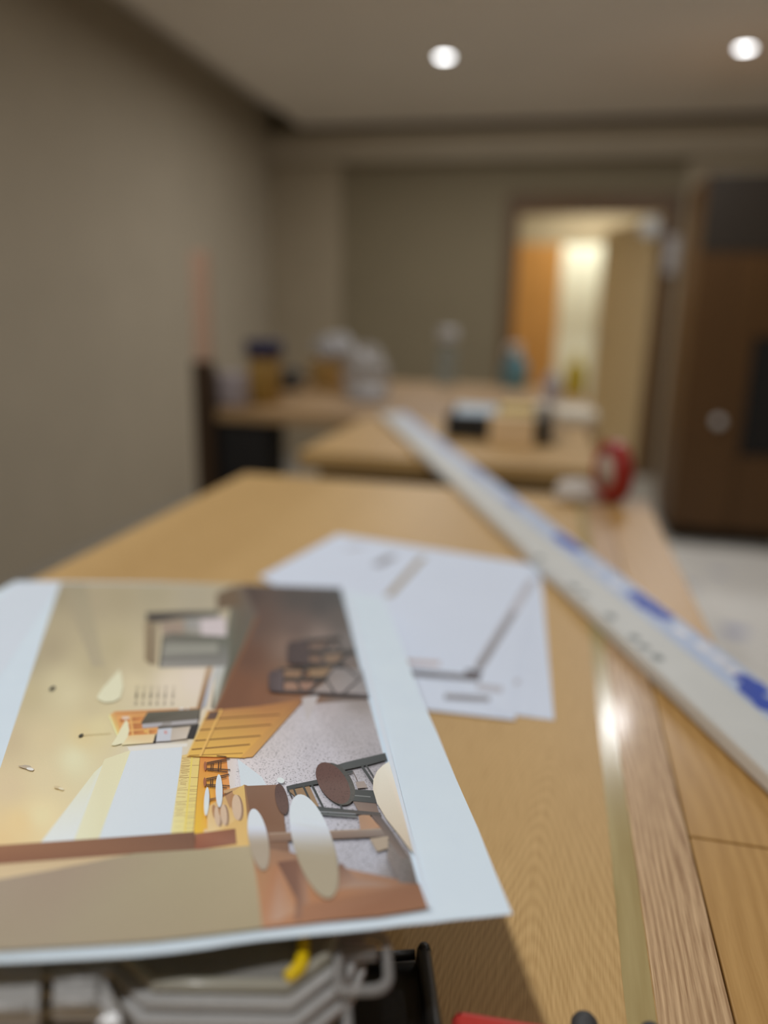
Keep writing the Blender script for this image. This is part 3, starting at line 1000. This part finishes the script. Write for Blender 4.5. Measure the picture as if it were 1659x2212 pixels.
# stools at the far wall
for (oy, ox) in ((0, 0), (35, -1)):
    ell(443 + ox, 1658 + oy, 3, 10, 0, (150, 92, 62))
    for a_, b__, w_ in (((446, 1651), (496, 1641), 2.2), ((446, 1654), (490, 1647), 1.6), ((446, 1663), (497, 1666), 2.0), ((446, 1666), (491, 1671), 1.8), ((456, 1651), (455, 1667), 1.4), ((460, 1650), (459, 1667), 1.4), ((472, 1648), (471, 1668), 1.6), ((477, 1646), (476, 1666), 1.4)):
        line((a_[0] + ox, a_[1] + oy), (b__[0] + ox, b__[1] + oy), w_, (62, 46, 38), lift=False)
        layer[0] += 1
line((468, 1636), (489, 1638), 1.8, (80, 58, 44))
# white floor panel
poly([(513, 1643), (541, 1664), (566, 1683), (577, 1703), (521, 1704)], (198, 206, 217))
# long table
poly([(482, 1712), (530, 1700), (527, 1712), (484, 1718)], (186, 150, 106))
poly([(447, 1748), (476, 1730), (527, 1699), (533, 1760), (541, 1832), (424, 1842), (448, 1804)], [(210, 176, 118), (196, 158, 104), (206, 172, 102), (204, 168, 102), (206, 172, 106), (206, 168, 110), (216, 190, 140)])
poly([(446, 1731), (470, 1726), (502, 1712), (500, 1722), (486, 1722), (448, 1735)], (108, 78, 54))
poly([(486, 1724), (502, 1714), (503, 1718), (497, 1752)], (166, 126, 90))
poly([(527, 1699), (534, 1701), (545, 1760), (552, 1838), (540, 1834), (533, 1760)], (140, 104, 72))
poly([(530, 1702), (604, 1699), (616, 1790), (628, 1860), (545, 1845), (541, 1770)], [(122, 92, 72), (126, 94, 74), (120, 88, 66), (120, 90, 70), (128, 98, 78), (116, 82, 60)])
ell(444, 1812, 5, 17, 0, (214, 186, 148), (232, 222, 196))
for (cx_, cy_, a_, b__) in ((470, 1768, 6, 22), (484, 1765, 7, 23), (512, 1749, 10, 28)):
    ell(cx_ - 7, cy_ - 10, a_ * .8, b__ * .7, -8, (164, 122, 84))
    ell(cx_ + 3.5, cy_ + 1, a_, b__, -6, (142, 112, 90))
    ell(cx_ - .8, cy_, a_, b__, -5, (196, 170, 142))
poly([(422, 1806), (508, 1795), (511, 1828), (421, 1842)], [(146, 92, 66), (128, 84, 62), (140, 96, 76), (134, 78, 56)])
# glass rail and the table in the foreground of the print
poly([(-40, 1834), (420, 1802), (421, 1842), (-40, 1876)], [(142, 98, 68), (112, 80, 62), (116, 82, 62), (128, 84, 58)])
poly([(-40, 1876), (290, 1850), (-40, 1915)], [(196, 172, 132), (184, 160, 124), (202, 180, 140)])
fgc = [(0, 1920, (150, 132, 114)), (100, 2000, (150, 134, 112)), (250, 1900, (154, 136, 116)), (300, 1870, (156, 144, 114)), (420, 1860, (162, 150, 120)), (520, 1850, (160, 146, 116)), (350, 1960, (148, 132, 106)), (500, 1960, (154, 140, 112)), (100, 2045, (152, 136, 112)), (400, 2030, (152, 138, 110))]
mesh_patch([(-40, 1912), (290, 1849), (542, 1832), (-40, 2062)], 2, 2, idw(fgc)) if False else None
poly([(-40, 1912), (140, 1880), (290, 1849), (420, 1841), (542, 1832), (556, 1920), (567, 2012), (420, 2030), (330, 2040), (200, 2049), (100, 2055), (-40, 2064)],
     [(150, 134, 114), (150, 132, 112), (152, 142, 112), (158, 146, 116), (166, 152, 122), (160, 146, 116), (154, 140, 110), (152, 138, 110), (150, 136, 108), (150, 134, 110), (148, 134, 110), (146, 132, 108)])
# lower right of the print
poly([(542, 1832), (625, 1846), (740, 1880), (905, 1915), (925, 1968), (820, 1985), (700, 1996), (567, 2012), (556, 1920)], [(150, 112, 84), (142, 108, 84), (156, 122, 98), (132, 92, 64), (134, 90, 62), (142, 98, 70), (160, 112, 80), (166, 120, 88), (172, 122, 84)])
poly([(556, 1890), (600, 1872), (640, 1975), (600, 1996), (567, 2000)], [(160, 120, 84), (160, 112, 80), (172, 130, 98), (172, 140, 118), (168, 120, 86)])
poly([(598, 1868), (640, 1862), (660, 1900), (668, 1960), (646, 1996), (636, 1996), (640, 1950)], [(110, 76, 60), (120, 84, 66), (140, 106, 86), (160, 122, 96), (118, 84, 66), (124, 90, 72), (116, 84, 68)])
poly([(655, 1960), (905, 1914), (925, 1968), (760, 1990), (648, 1998)], [(150, 106, 76), (128, 88, 62), (134, 92, 64), (138, 94, 66), (150, 106, 78)])
poly([(735, 1868), (770, 1905), (850, 1918), (740, 1925), (700, 1940)], [(112, 82, 66), (146, 116, 98), (150, 120, 100), (158, 128, 106), (152, 116, 90)])
poly([(840, 1812), (884, 1858), (902, 1916), (862, 1912), (835, 1860)], [(124, 114, 106), (104, 98, 92), (92, 80, 72), (112, 104, 100), (126, 116, 110)], mi=1)
# rail across the floor
poly([(580, 1806), (842, 1795), (848, 1812), (584, 1824)], [(142, 114, 92), (136, 124, 114), (112, 100, 92), (122, 94, 76)])
line((580, 1806), (842, 1795), 2, (166, 148, 130))
# dark metal stools
K = (64, 67, 66)
K2 = (58, 62, 61)
poly([(768, 1694), (786, 1692), (794, 1706), (772, 1708)], (150, 136, 126))
poly([(762, 1736), (812, 1740), (818, 1761), (774, 1757)], [(120, 106, 96), (112, 94, 84), (120, 100, 88), (132, 112, 98)])
poly([(622, 1712), (668, 1703), (689, 1748), (660, 1746)], [(138, 112, 82), (142, 114, 84), (146, 120, 90), (130, 102, 72)])
poly([(774, 1767), (796, 1764), (822, 1794), (778, 1798)], [(156, 124, 98), (166, 130, 100), (170, 130, 100), (160, 128, 104)])
poly([(798, 1762), (818, 1764), (846, 1800), (884, 1858), (866, 1862), (838, 1818), (822, 1794)], [(98, 84, 78), (88, 80, 76), (96, 86, 80), (98, 86, 78), (120, 108, 102), (112, 98, 88), (108, 90, 80)])
poly([(798, 1817), (838, 1812), (838, 1838), (814, 1846)], (160, 144, 124))
poly([(618, 1704), (632, 1700), (690, 1688), (694, 1697), (640, 1707), (620, 1713)], K)
line((633, 1706), (640, 1724), 4, K2)
line((655, 1704), (674, 1744), 4.6, K2)
line((673, 1700), (699, 1752), 4.6, K2)
line((622, 1710), (630, 1728), 3.2, K2)
poly([(676, 1746), (700, 1749), (740, 1753), (822, 1761), (822, 1768), (740, 1763), (682, 1757)], [(70, 76, 75), K, K, (70, 68, 66), (86, 76, 70), K, (74, 80, 78)])
poly([(684, 1760), (770, 1767), (772, 1772), (692, 1766)], [(78, 84, 82), (92, 96, 94), (104, 104, 102), (92, 98, 96)])
line((690, 1759), (768, 1764), 1.6, (150, 152, 154))
line((734, 1740), (738, 1754), 4.5, K)
poly([(722, 1659), (744, 1652), (832, 1631), (836, 1646), (800, 1656), (740, 1669)], [K, (72, 76, 75), K2, (54, 58, 58), K, (74, 77, 75)])
line((780, 1657), (806, 1696), 5, K2)
line((789, 1655), (806, 1682), 3.4, K2)
poly([(744, 1672), (760, 1669), (763, 1672), (762, 1674), (746, 1677)], K2)
line((762, 1671), (771, 1690), 1.8, (104, 92, 86))
poly([(752, 1712), (768, 1711), (806, 1713), (813, 1741), (762, 1736), (750, 1732)], [K, (66, 68, 66), K2, K2, K, (76, 78, 74)])
line((766, 1724), (800, 1727), 1.6, (128, 130, 126))
ell(608, 1732, 13, 34, -12, (88, 66, 60), (94, 72, 64), mi=2)
ell(727, 1699, 33, 51, -34, (70, 70, 66), (82, 80, 74), mi=2)
ell(719, 1697, 29, 51, -34, (90, 62, 55), (98, 74, 66), mi=2)
# leather stools by the far bar
poly([(700, 1480), (722, 1446), (782, 1450), (797, 1510), (670, 1500)], [(136, 124, 116), (126, 118, 114), (122, 118, 116), (138, 132, 130), (150, 136, 128)])
for q, c_ in ((((670, 1394), (705, 1389), (692, 1408), (668, 1408)), (110, 90, 78)), (((667, 1419), (690, 1419), (695, 1437), (667, 1435)), (114, 90, 74)), (((697, 1417), (742, 1415), (728, 1435), (706, 1437)), (122, 100, 80)),
              (((614, 1451), (652, 1451), (648, 1468), (614, 1468)), (130, 102, 78)), (((664, 1449), (718, 1445), (700, 1466), (672, 1467)), (134, 108, 80)), (((614, 1477), (638, 1477), (645, 1495), (614, 1495)), (144, 112, 92)),
              (((645, 1477), (685, 1477), (668, 1495), (652, 1495)), (140, 108, 90))):
    poly(list(q), c_)
D_ = (58, 57, 54)
for a_, b__, w_ in (((650, 1388), (735, 1381), 5), ((668, 1414), (768, 1410), 7), ((600, 1450), (662, 1446), 5), ((660, 1442), (744, 1440), 7), ((610, 1473), (704, 1470), 6), ((600, 1497), (796, 1506), 4.5)):
    line(a_, b__, w_, D_ if w_ > 4.6 else (80, 72, 70))
for a_, b__ in (((690, 1414), (700, 1438)), ((716, 1388), (698, 1412)), ((748, 1412), (730, 1439)), ((726, 1390), (740, 1409)), ((662, 1444), (652, 1468)), ((722, 1444), (702, 1468)),
                ((640, 1474), (651, 1497)), ((688, 1474), (668, 1497)), ((704, 1472), (722, 1501)), ((780, 1468), (742, 1502)), ((744, 1442), (772, 1468))):
    line(a_, b__, 4.6, (74, 70, 68))
for (x0_, y0_, x1_, y1_, c_, c2_) in ((620, 1388, 668, 1440, (72, 60, 58), (68, 56, 54)), (580, 1452, 612, 1499, (92, 80, 80), (76, 64, 64))):
    rr_ = 12
    pts = []
    for (cx_, cy_, a0_) in ((x1_ - 6, y0_ + 8, -90), (x1_ - 6, y1_ - 8, 0), (x0_ + rr_, y1_ - rr_, 90), (x0_ + rr_, y0_ + rr_, 180)):
        for k in range(5):
            an = math.radians(a0_ + k * 22.5)
            q_ = (6, 8) if cx_ > (x0_ + x1_) / 2 else (rr_, rr_)
            pts.append((cx_ + q_[0] * math.cos(an), cy_ + q_[1] * math.sin(an)))
    poly(pts, [c_] * 10 + [c2_] * 10)
# white seat discs of the lamps in front
ell(606, 1692, 8, 6, 20, (206, 212, 220))
ell(446, 1738, 5.5, 31, 3, (200, 206, 216), (206, 212, 208))
ell(473, 1715, 7.5, 36, -1, (200, 207, 218))
ell(558, 1821, 21, 68, -10, (200, 206, 218), (160, 146, 126))
ell(678, 1836, 42, 118, -17, (200, 207, 218), (156, 144, 120))
gr = [(840, 1651), (826, 1660), (814, 1672), (806, 1690), (805, 1712), (814, 1742), (834, 1776), (862, 1812), (884, 1842), (892, 1850)]
poly(gr + [(868, 1752)], [(220, 214, 198), (214, 208, 190), (212, 204, 186), (206, 198, 178), (204, 194, 174), (202, 192, 172), (200, 188, 166), (196, 182, 158), (190, 174, 150), (188, 172, 148), (206, 192, 172)])
# white border at the right of the picture and along the near edge
poly([(738, 1270), (744, 1276), (760, 1300), (930, 1970), (925, 1969), (830, 1612)], (196, 203, 214))
# trim whatever ran over the sheet
for v in PB.verts:
    v.co.x = min(max(v.co.x, -ulen), .0)
me = bpy.data.meshes.new('printed_picture')
PB.to_mesh(me); PB.free()
for m_ in (M_ink, M_terr, M_seat):
    me.materials.append(m_)
po = bpy.data.objects.new('printed_picture', me)
C.objects.link(po)
po.parent = pr_root
me.color_attributes.active_color_index = 0
# ------------------------------------------------------------------ black tray and the clear case on it, under the near edge of the print
CO, CRZ = Vector((-.067, .192, 0)), math.radians(15)
M_clear = clear_mat('clear_smoky_plastic', (.80, .79, .77), .34, .15, body=(.66, .64, .60))
M_clear2 = clear_mat('clear_ribbed_plastic', (.74, .72, .70), .60, .20, body=(.74, .73, .71))
M_loop = clear_mat('clear_grey_loop', (.72, .70, .68), .30, .14, body=(.74, .73, .71))
M_beigerim = clear_mat('clear_beige_rim', (.78, .75, .64), .55, .2, body=(.72, .69, .58))
M_browncont = mat('dark_brown_contents', rgb(92, 56, 22), .7, var=.3, scale=120)


def cl_loc(px, py, z):
    p = at(px, py, z=z) - CO
    return (p.x * math.cos(CRZ) + p.y * math.sin(CRZ), -p.x * math.sin(CRZ) + p.y * math.cos(CRZ))


tray = thing('black_tray', 'black plastic tray on the worktop beneath the clear case and the print', 'tray', (CO.x, CO.y, TZ), CRZ)
tb = MB()
tb.box((-.26, -.03, .0004), (.0505, .0690, .030), bev=.002)
tb.build('body', M_black, tray)
rm = MB()
rm.tube([(.0495, .0660, .036), (.0505, .02, .036), (.0520, -.028, .036)], .0032, n=14)
rm.box((.0465, -.029, .026), (.0530, .0665, .0365), bev=.0018)
rm.lathe([(0, .0395), (.0022, .0390), (.0032, .0365), (.0036, .026), (0, .026)], n=16, M=T(.0497, .0665, 0))
rm.build('raised_rim', M_black, tray)
rb = MB()
rb.tube([(-.25, .0665, .031), (-.02, .0665, .031), (.03, .0665, .0335), (.046, .0665, .0345)], .0022)
rb.build('rear_lip', M_black, tray)

case = thing('clear_parts_case', 'clear plastic parts case with latches under the near edge of the big print', 'parts case', (CO.x, CO.y, 0), CRZ)
out0 = [(.0150, .0225), (.0150, .066), (-.235, .066), (-.235, .0150), (-.0615, .0145), (-.0475, .0025), (-.002, .0005), (.0115, .0130)]


def offs(pts, dlt):
    res = []
    n_ = len(pts)
    for i in range(n_):
        a, b_, c_ = Vector((*pts[i - 1], 0)), Vector((*pts[i], 0)), Vector((*pts[(i + 1) % n_], 0))
        d1, d2 = (b_ - a).normalized(), (c_ - b_).normalized()
        n1, n2 = Vector((d1.y, -d1.x, 0)), Vector((d2.y, -d2.x, 0))
        m_ = (n1 + n2).normalized()
        q = b_ + m_ * dlt / max(.4, m_.dot(n1))
        res.append((q.x, q.y))
    return res


area = sum(out0[i - 1][0] * out0[i][1] - out0[i][0] * out0[i - 1][1] for i in range(len(out0)))
sg = 1 if area > 0 else -1


def ring(mb, pin, pout, z0_, z1_, bev=0):
    n_ = len(pin)
    for i in range(n_):
        j = (i + 1) % n_
        mb.prism([pin[i], pin[j], pout[j], pout[i]], z0_, z1_)


LZ = .9845
lid = MB()
lid.prism(offs(out0, -sg * .0035), LZ - .0014, LZ)
lid_o = lid.build('lid', M_clear, case)
r1 = MB()
r1.tube([(x, y, LZ + .0003) for x, y in offs(out0, -sg * .0030)], .0022, n=10, closed=True)
r1.build('lid_rim', M_beigerim, case)
r2 = MB()
ring(r2, offs(out0, -sg * .002), offs(out0, sg * .0025), LZ - .0042, LZ - .0020)
ring(r2, offs(out0, -sg * .0012), offs(out0, sg * .0058), LZ - .0082, LZ - .0058)
ring(r2, offs(out0, -sg * .0012), offs(out0, sg * .0085), LZ - .0130, LZ - .0102)
r2.build('stepped_flange', M_clear2, case)
tub = MB()
ring(tub, offs(out0, -sg * .0030), offs(out0, -sg * .0012), .9405, LZ - .003)
tub.prism(offs(out0, -sg * .0035), .9405, .9420)
tub.build('tub', M_clear, case)
ct_ = MB()
rr = random.Random(5)
for i in range(46):
    x, y = rr.uniform(-.22, .0), rr.uniform(.02, .055)
    if x > -.06 and x < -.045:
        continue
    ct_.box((-.011, -.0016, -.0016), (.011, .0016, .0016), bev=.0008, M=T(x, y, .9445 + rr.uniform(0, .006), rr.uniform(0, 3.1)))
oc = ct_.build('contents', M_browncont, case)
oc['kind'] = 'stuff'
dv = MB()
dv.box((-.0535, .016, .942), (-.0520, .064, LZ - .002))
dv.build('divider', M_clear2, case)
hg = MB()
hg.tube([(-.20, .0625, LZ + .0020), (-.02, .0625, LZ + .0020)], .0022)
hg.build('hinge_rib', M_clear2, case)
# latches on the front: flat plates with raised bars, the right one with a slanting wing
LH = LZ + .0075


def lpoly(mb, pts, z0_, z1_, bev=.0005):
    mb.prism([cl_loc(px, py, z1_) for px, py in pts], z0_, z1_, bev=bev)


def lbar(mb, a_, b__, r__):
    A, B = cl_loc(*a_, LH + .0006), cl_loc(*b__, LH + .0006)
    mb.tube([(A[0], A[1], LH + .0004), (B[0], B[1], LH + .0004)], r__, n=10)


la = MB()
lpoly(la, [(112, 2168), (222, 2168), (228, 2090), (118, 2090)], LZ + .0004, LH)
lpoly(la, [(206, 2212), (264, 2212), (258, 2180), (226, 2112), (206, 2112), (200, 2140), (228, 2190)], LZ + .0004, LH)
lbar(la, (172, 2093), (238, 2093), .0014)
lbar(la, (118, 2116), (214, 2116), .0015)
lbar(la, (116, 2164), (206, 2164), .0016)
la.build('latch', M_clear2, case)
la = MB()
lpoly(la, [(-70, 2182), (82, 2182), (90, 2080), (-62, 2080)], LZ + .0004, LH)
lbar(la, (-60, 2094), (76, 2094), .0014)
lbar(la, (-66, 2176), (62, 2176), .0016)
la.build('latch', M_clear2, case)
# carry loop at the right end
lp_ = MB()
loop = []
x0_, x1_, y0_, y1_, rr_ = .0135, .0305, .0025, .0262, .0055
for (cx_, cy_, a0_) in ((x1_ - rr_, y0_ + rr_, -90), (x1_ - rr_, y1_ - rr_, 0), (x0_ + .002, y1_ - .002, 90), (x0_ + .002, y0_ + .002, 180)):
    rad = rr_ if cx_ > .02 else .002
    for k in range(6):
        a_ = math.radians(a0_ + k * 18)
        loop.append((cx_ + rad * math.cos(a_), cy_ + rad * math.sin(a_), LZ - .001))
lp_.tube(loop, .0019, n=12, closed=True)
lp_.build('carry_loop', M_loop, case)
lq = MB()
lq.box((.0145, .0175, LZ - .0055), (.0275, .0230, LZ - .0005), bev=.0014)
lq.build('loop_catch', M_loop, case)
ls_ = MB()
ls_.tube([(.0150, .0150, LZ - .006), (.0165, .004, LZ - .006), (.0168, -.006, LZ - .007), (.0135, -.0135, LZ - .008), (.0085, -.0190, LZ - .009)], .0017, n=10)
ls_.build('side_strap', M_loop, case)

M_yel = mat('yellow_cord', rgb(250, 212, 12), .42, var=.04)
yc = MB()
ypx = [(657, 1990), (656, 2030), (655, 2055), (652, 2078), (645, 2092), (632, 2104), (618, 2112)]
yc.tube([tuple(at(px, py, z=LZ + .0028)) for px, py in ypx], [.0022, .0022, .0022, .0026, .0026, .0023, .0020], n=12)
tag(yc.build('yellow_strap', M_yel), 'bright yellow strap end lying on the lid of the clear case', 'strap')

# ------------------------------------------------------------------ red tool with two black grips at the very front
rt = thing('red_tool', 'red plastic tool at the bottom edge of the worktop view with two black grips', 'tool', (0, 0, TZ))
a_, b_ = at(978, 2172, z=.935), at(1225, 2213, z=.935)
rw = MB()
d_ = (b_ - a_).normalized()
MRT = Matrix(((d_.x, -d_.y, 0, a_.x), (d_.y, d_.x, 0, a_.y), (0, 0, 1, 0), (0, 0, 0, 1)))
rw.prism([(.002, 0), (.062, 0), (.062, -.11), (.036, -.11), (.006, -.030), (.0, -.003)], .0006, .035, bev=.0034, M=MRT, smooth=True)
rw.build('body', M_red, rt)
for (px, py, w_) in ((1265, 2172, .0056), (1408, 2193, .0050)):
    p = at(px, py, z=.935)
    g = MB()
    g.tube([(p.x + .002, p.y - .10, .028), (p.x + .0006, p.y - .03, .0285), (p.x, p.y - .006, .029), (p.x, p.y - .0022, .029), (p.x, p.y - .0004, .029), (p.x, p.y, .029)], [w_, w_, w_, w_ * .93, w_ * .72, w_ * .3], n=20)
    g.build('grip', M_rubber, rt)
g = MB()
p = at(1265, 2172, z=.935)
g.box((p.x - .012, p.y - .115, .02), (p.x + .04, p.y - .098, .038), bev=.003)
g.build('yoke', M_rubber, rt)
# ------------------------------------------------------------------ things on the far worktops (all well out of focus in the picture)
# back worktop, from the left
M_mauve = mat('grey_mauve_pack', rgb(156, 144, 142), .6, var=.12, scale=30)
o = MB().box((-.055, -.030, 0), (.055, .030, .110), bev=.014, seg=4).build('wrapped_pack', M_mauve, loc=(-.985, 2.26, TZ + .0005))
tag(o, 'pale mauve-grey wrapped pack at the left end of the back worktop', 'pack')

j = thing('jar', 'yellow-brown tub with a dark blue lid on the back worktop', 'jar', (-.925, 2.40, TZ + .0005))
MB().lathe([(0, 0), (.050, 0), (.054, .006), (.054, .138), (.048, .150), (.048, .156), (0, .156)]).build('body', mat('mustard_label', rgb(150, 116, 52), .5, var=.15, scale=20), j)
MB().lathe([(0, .154), (.060, .154), (.061, .158), (.061, .198), (.057, .203), (0, .203)]).build('lid', mat('navy_lid', rgb(20, 22, 62), .4), j)

o = thing('mug', 'small black mug between the blue-lidded tub and the white bag', 'mug', (-1.0, 2.86, TZ + .0005))
MB().lathe([(0, 0), (.036, 0), (.040, .004), (.042, .075), (.039, .075), (.037, .006), (0, .006)]).build('cup', M_black, o)
MB().tube([(.040, 0, .062), (.060, 0, .058), (.066, 0, .038), (.058, 0, .020), (.040, 0, .016)], .005).build('handle', M_black, o)

M_tan = mat('tan_tub', rgb(196, 160, 96), .55, var=.1)
o = thing('tub', 'tan open tub under a white plastic bag on the back worktop', 'tub', (-.885, 3.02, TZ + .0005))
MB().lathe([(0, 0), (.070, 0), (.076, .006), (.090, .105), (.094, .110), (.090, .112), (.084, .104), (.070, .010), (0, .010)]).build('body', M_tan, o)


def crumple(name, c_, r_, squash, m, label, cat, seed, base=0.0, flat=True):
    b = bmesh.new()
    bmesh.ops.create_icosphere(b, subdivisions=4, radius=1)
    rg = random.Random(seed)
    ks = [(Vector((rg.uniform(-1, 1), rg.uniform(-1, 1), rg.uniform(-1, 1))).normalized(), rg.uniform(2, 6), rg.uniform(0, 6)) for _ in range(14)]
    for v in b.verts:
        q = v.co.normalized()
        s = 1 + sum(.030 * math.sin(k[1] * 2 * q.dot(k[0]) + k[2]) for k in ks)
        p_ = Vector((q.x * r_[0], q.y * r_[1], q.z * r_[2])) * s
        if flat and p_.z < -r_[2] * .55:
            p_.z = -r_[2] * .55
        v.co = p_
    zmin = min(v.co.z for v in b.verts)
    for v in b.verts:
        v.co.z -= zmin
    mb = MB()
    mb._take(b, 0, True)
    o_ = mb.build(name, m, loc=c_)
    return tag(o_, label, cat)


M_bag = mat('white_bag_film', rgb(178, 176, 176), .4, var=.06, scale=18)
M_bagt = clear_mat('translucent_bag_film', (.80, .79, .78), .55, .25, body=(.62, .60, .58))
crumple('plastic_bag', (-.865, 3.02, TZ + .114), (.085, .08, .062), 1, M_bag, 'white crumpled plastic bag on top of the tan tub', 'bag', 3)
crumple('clear_bag', (-.70, 2.86, TZ + .0005), (.085, .09, .11), 1, M_bagt, 'translucent crumpled bag right of the tan tub on the back worktop', 'bag', 8)
crumple('paper_wad', (-.625, 2.60, TZ + .0005), (.07, .055, .035), 1, M_bag, 'white crumpled wrapping by the far end of the plank', 'wrapping', 11)

b = thing('water_bottle', 'clear water bottle with a pale cap at the back of the back worktop', 'bottle', (-.455, 3.32, TZ + .0005))
MB().lathe([(0, 0), (.036, 0), (.040, .006), (.040, .05), (.037, .055), (.040, .06), (.040, .13), (.036, .15), (.020, .170), (.014, .178), (.014, .186), (0, .186)]).build('body', clear_mat('bottle_plastic', (.84, .88, .88), .30, .1, body=(.5, .56, .58)), b)
MB().lathe([(0, .184), (.038, .184), (.042, .190), (.042, .226), (.034, .238), (0, .240)]).build('cap', mat('pale_grey_cap', rgb(196, 196, 198), .4), b)

s = thing('spray_bottle', 'teal and white spray bottle at the back right of the back worktop', 'bottle', (-.165, 3.34, TZ + .0005))
MB().lathe([(0, 0), (.050, 0), (.054, .006), (.054, .085), (.045, .11), (.022, .135), (.016, .145), (0, .145)]).build('body', mat('teal_bottle', rgb(104, 150, 164), .35, var=.1), s)
tr = MB()
tr.lathe([(0, .143), (.019, .143), (.019, .160), (0, .160)])
tr.box((-.040, -.013, .158), (.024, .013, .182), bev=.005)
tr.box((-.044, -.005, .120), (-.034, .005, .164), bev=.003)
tr.build('trigger_head', M_whiteplastic, s)

o = thing('spray_can', 'small white can standing at the right front of the back worktop', 'can', (-.005, 2.72, TZ + .0005))
MB().lathe([(0, 0), (.028, 0), (.030, .004), (.030, .085), (.022, .098), (0, .098)]).build('body', mat('white_mauve_can', rgb(190, 182, 188), .4), o)
MB().lathe([(0, .097), (.016, .097), (.016, .112), (0, .114)]).build('cap', M_whiteplastic, o)

o = thing('yellow_bottle', 'yellow squeeze bottle at the right end of the back worktop before the doorway', 'bottle', (.080, 3.14, TZ + .0005))
MB().lathe([(0, 0), (.036, 0), (.040, .006), (.040, .085), (.030, .115), (.014, .135), (0, .135)]).build('body', mat('yellow_bottle_plastic', rgb(214, 188, 44), .4), o)
MB().lathe([(0, .134), (.014, .134), (.012, .150), (.005, .168), (0, .168)]).build('nozzle', mat('yellow_nozzle', rgb(226, 202, 70), .4), o)

# cream papers piled at the right front of the back worktop
M_creamp = mat('cream_card', rgb(228, 218, 196), .6)
for k, (dx, rz, lab) in enumerate(((0, .05, 'lowest cream card of the small pile at the right of the back worktop'), (.006, -.06, 'middle cream card of the small pile at the right of the back worktop'),
                                   (-.004, .12, 'topmost cream card of the small pile at the right of the back worktop'))):
    o = MB().box((-.055, -.14, 0), (.055, .14, .0085), bev=.0015).build('cream_card', M_creamp, loc=(.066 + dx, 2.40, TZ + .0006 + k * .009))
    o.rotation_euler = (0, 0, rz)
    tag(o, lab, 'card', 'cream cards on the back worktop')

# the tool case group on the second worktop
tc_ = thing('tool_case', 'black open tool case on the second worktop', 'tool case', (-.255, 1.885, TZ + .0005))
tb_ = MB()
tb_.box((0, 0, 0), (.255, .21, .008), bev=.002)
tb_.box((0, 0, .006), (.255, .010, .060), bev=.003)
tb_.box((0, .20, .006), (.255, .21, .060), bev=.003)
tb_.box((0, .008, .006), (.010, .202, .060), bev=.003)
tb_.box((.245, .008, .006), (.255, .202, .060), bev=.003)
tb_.build('shell', M_black, tc_)
sl = MB()
sl.tube([(.250, .0, .010), (.262, -.018, .004)], .006)
sl.tube([(.255, .004, .060), (.240, -.02, .006)], .007)
sl.build('lid_stay', M_black, tc_)
MB().tube([(.06, -.004, .030), (.06, -.016, .026), (.085, -.019, .024), (.11, -.016, .026), (.11, -.004, .030)], .004).build('carry_handle', M_black, tc_)
o = MB().box((0, 0, 0), (.105, .05, .066), bev=.002).build('kraft_box', mat('kraft_card', rgb(238, 208, 162), .65), loc=(-.142, 1.822, TZ + .0005))
tag(o, 'small tan cardboard box in front of the black tool case', 'box')
o = MB().lathe([(0, 0), (.033, 0), (.034, .002), (.034, .098), (.033, .10), (0, .10)], M=T(0, 0, .034, ry=math.pi / 2)).build('white_roll', M_white, loc=(-.235, 1.955, TZ + .0092))
tag(o, 'white paper roll lying in the black tool case', 'roll')
o = MB().box((0, 0, 0), (.085, .07, .070), bev=.004).build('yellow_pad', mat('pale_yellow_pad', rgb(246, 218, 140), .6), loc=(-.128, 1.93, TZ + .0092))
tag(o, 'pale yellow pad standing in the black tool case', 'pad')
o = MB().box((0, 0, 0), (.028, .12, .078), bev=.004).build('grey_box', mat('pale_grey_card', rgb(206, 198, 184), .6), loc=(-.040, 1.92, TZ + .0092))
tag(o, 'narrow pale grey box at the right inside the black tool case', 'box')

# red tape roll and white rag at the far end of the foreground worktop
rtp = thing('tape_roll', 'red tape roll standing on edge at the far right of the foreground worktop', 'tape roll', (.105, 1.303, TZ + .0005), math.radians(-68))
MB().lathe([(.030, -.012), (.050, -.012), (.051, -.010), (.051, .010), (.050, .012), (.030, .012), (.030, -.012)], n=40, M=T(0, 0, .0512, rx=math.pi / 2)).build('tape', mat('red_tape', rgb(160, 38, 26), .4), rtp)
MB().lathe([(0, -.011), (.0298, -.0125), (.0298, .0125), (0, .011)], n=40, M=T(0, 0, .0512, rx=math.pi / 2)).build('core', mat('tape_core', rgb(190, 170, 150), .6), rtp)
crumple('white_rag', (.050, 1.285, TZ + .0005), (.034, .026, .026), 1, mat('white_cloth', rgb(212, 204, 194), .7), 'crumpled white rag beside the red tape roll', 'rag', 21)
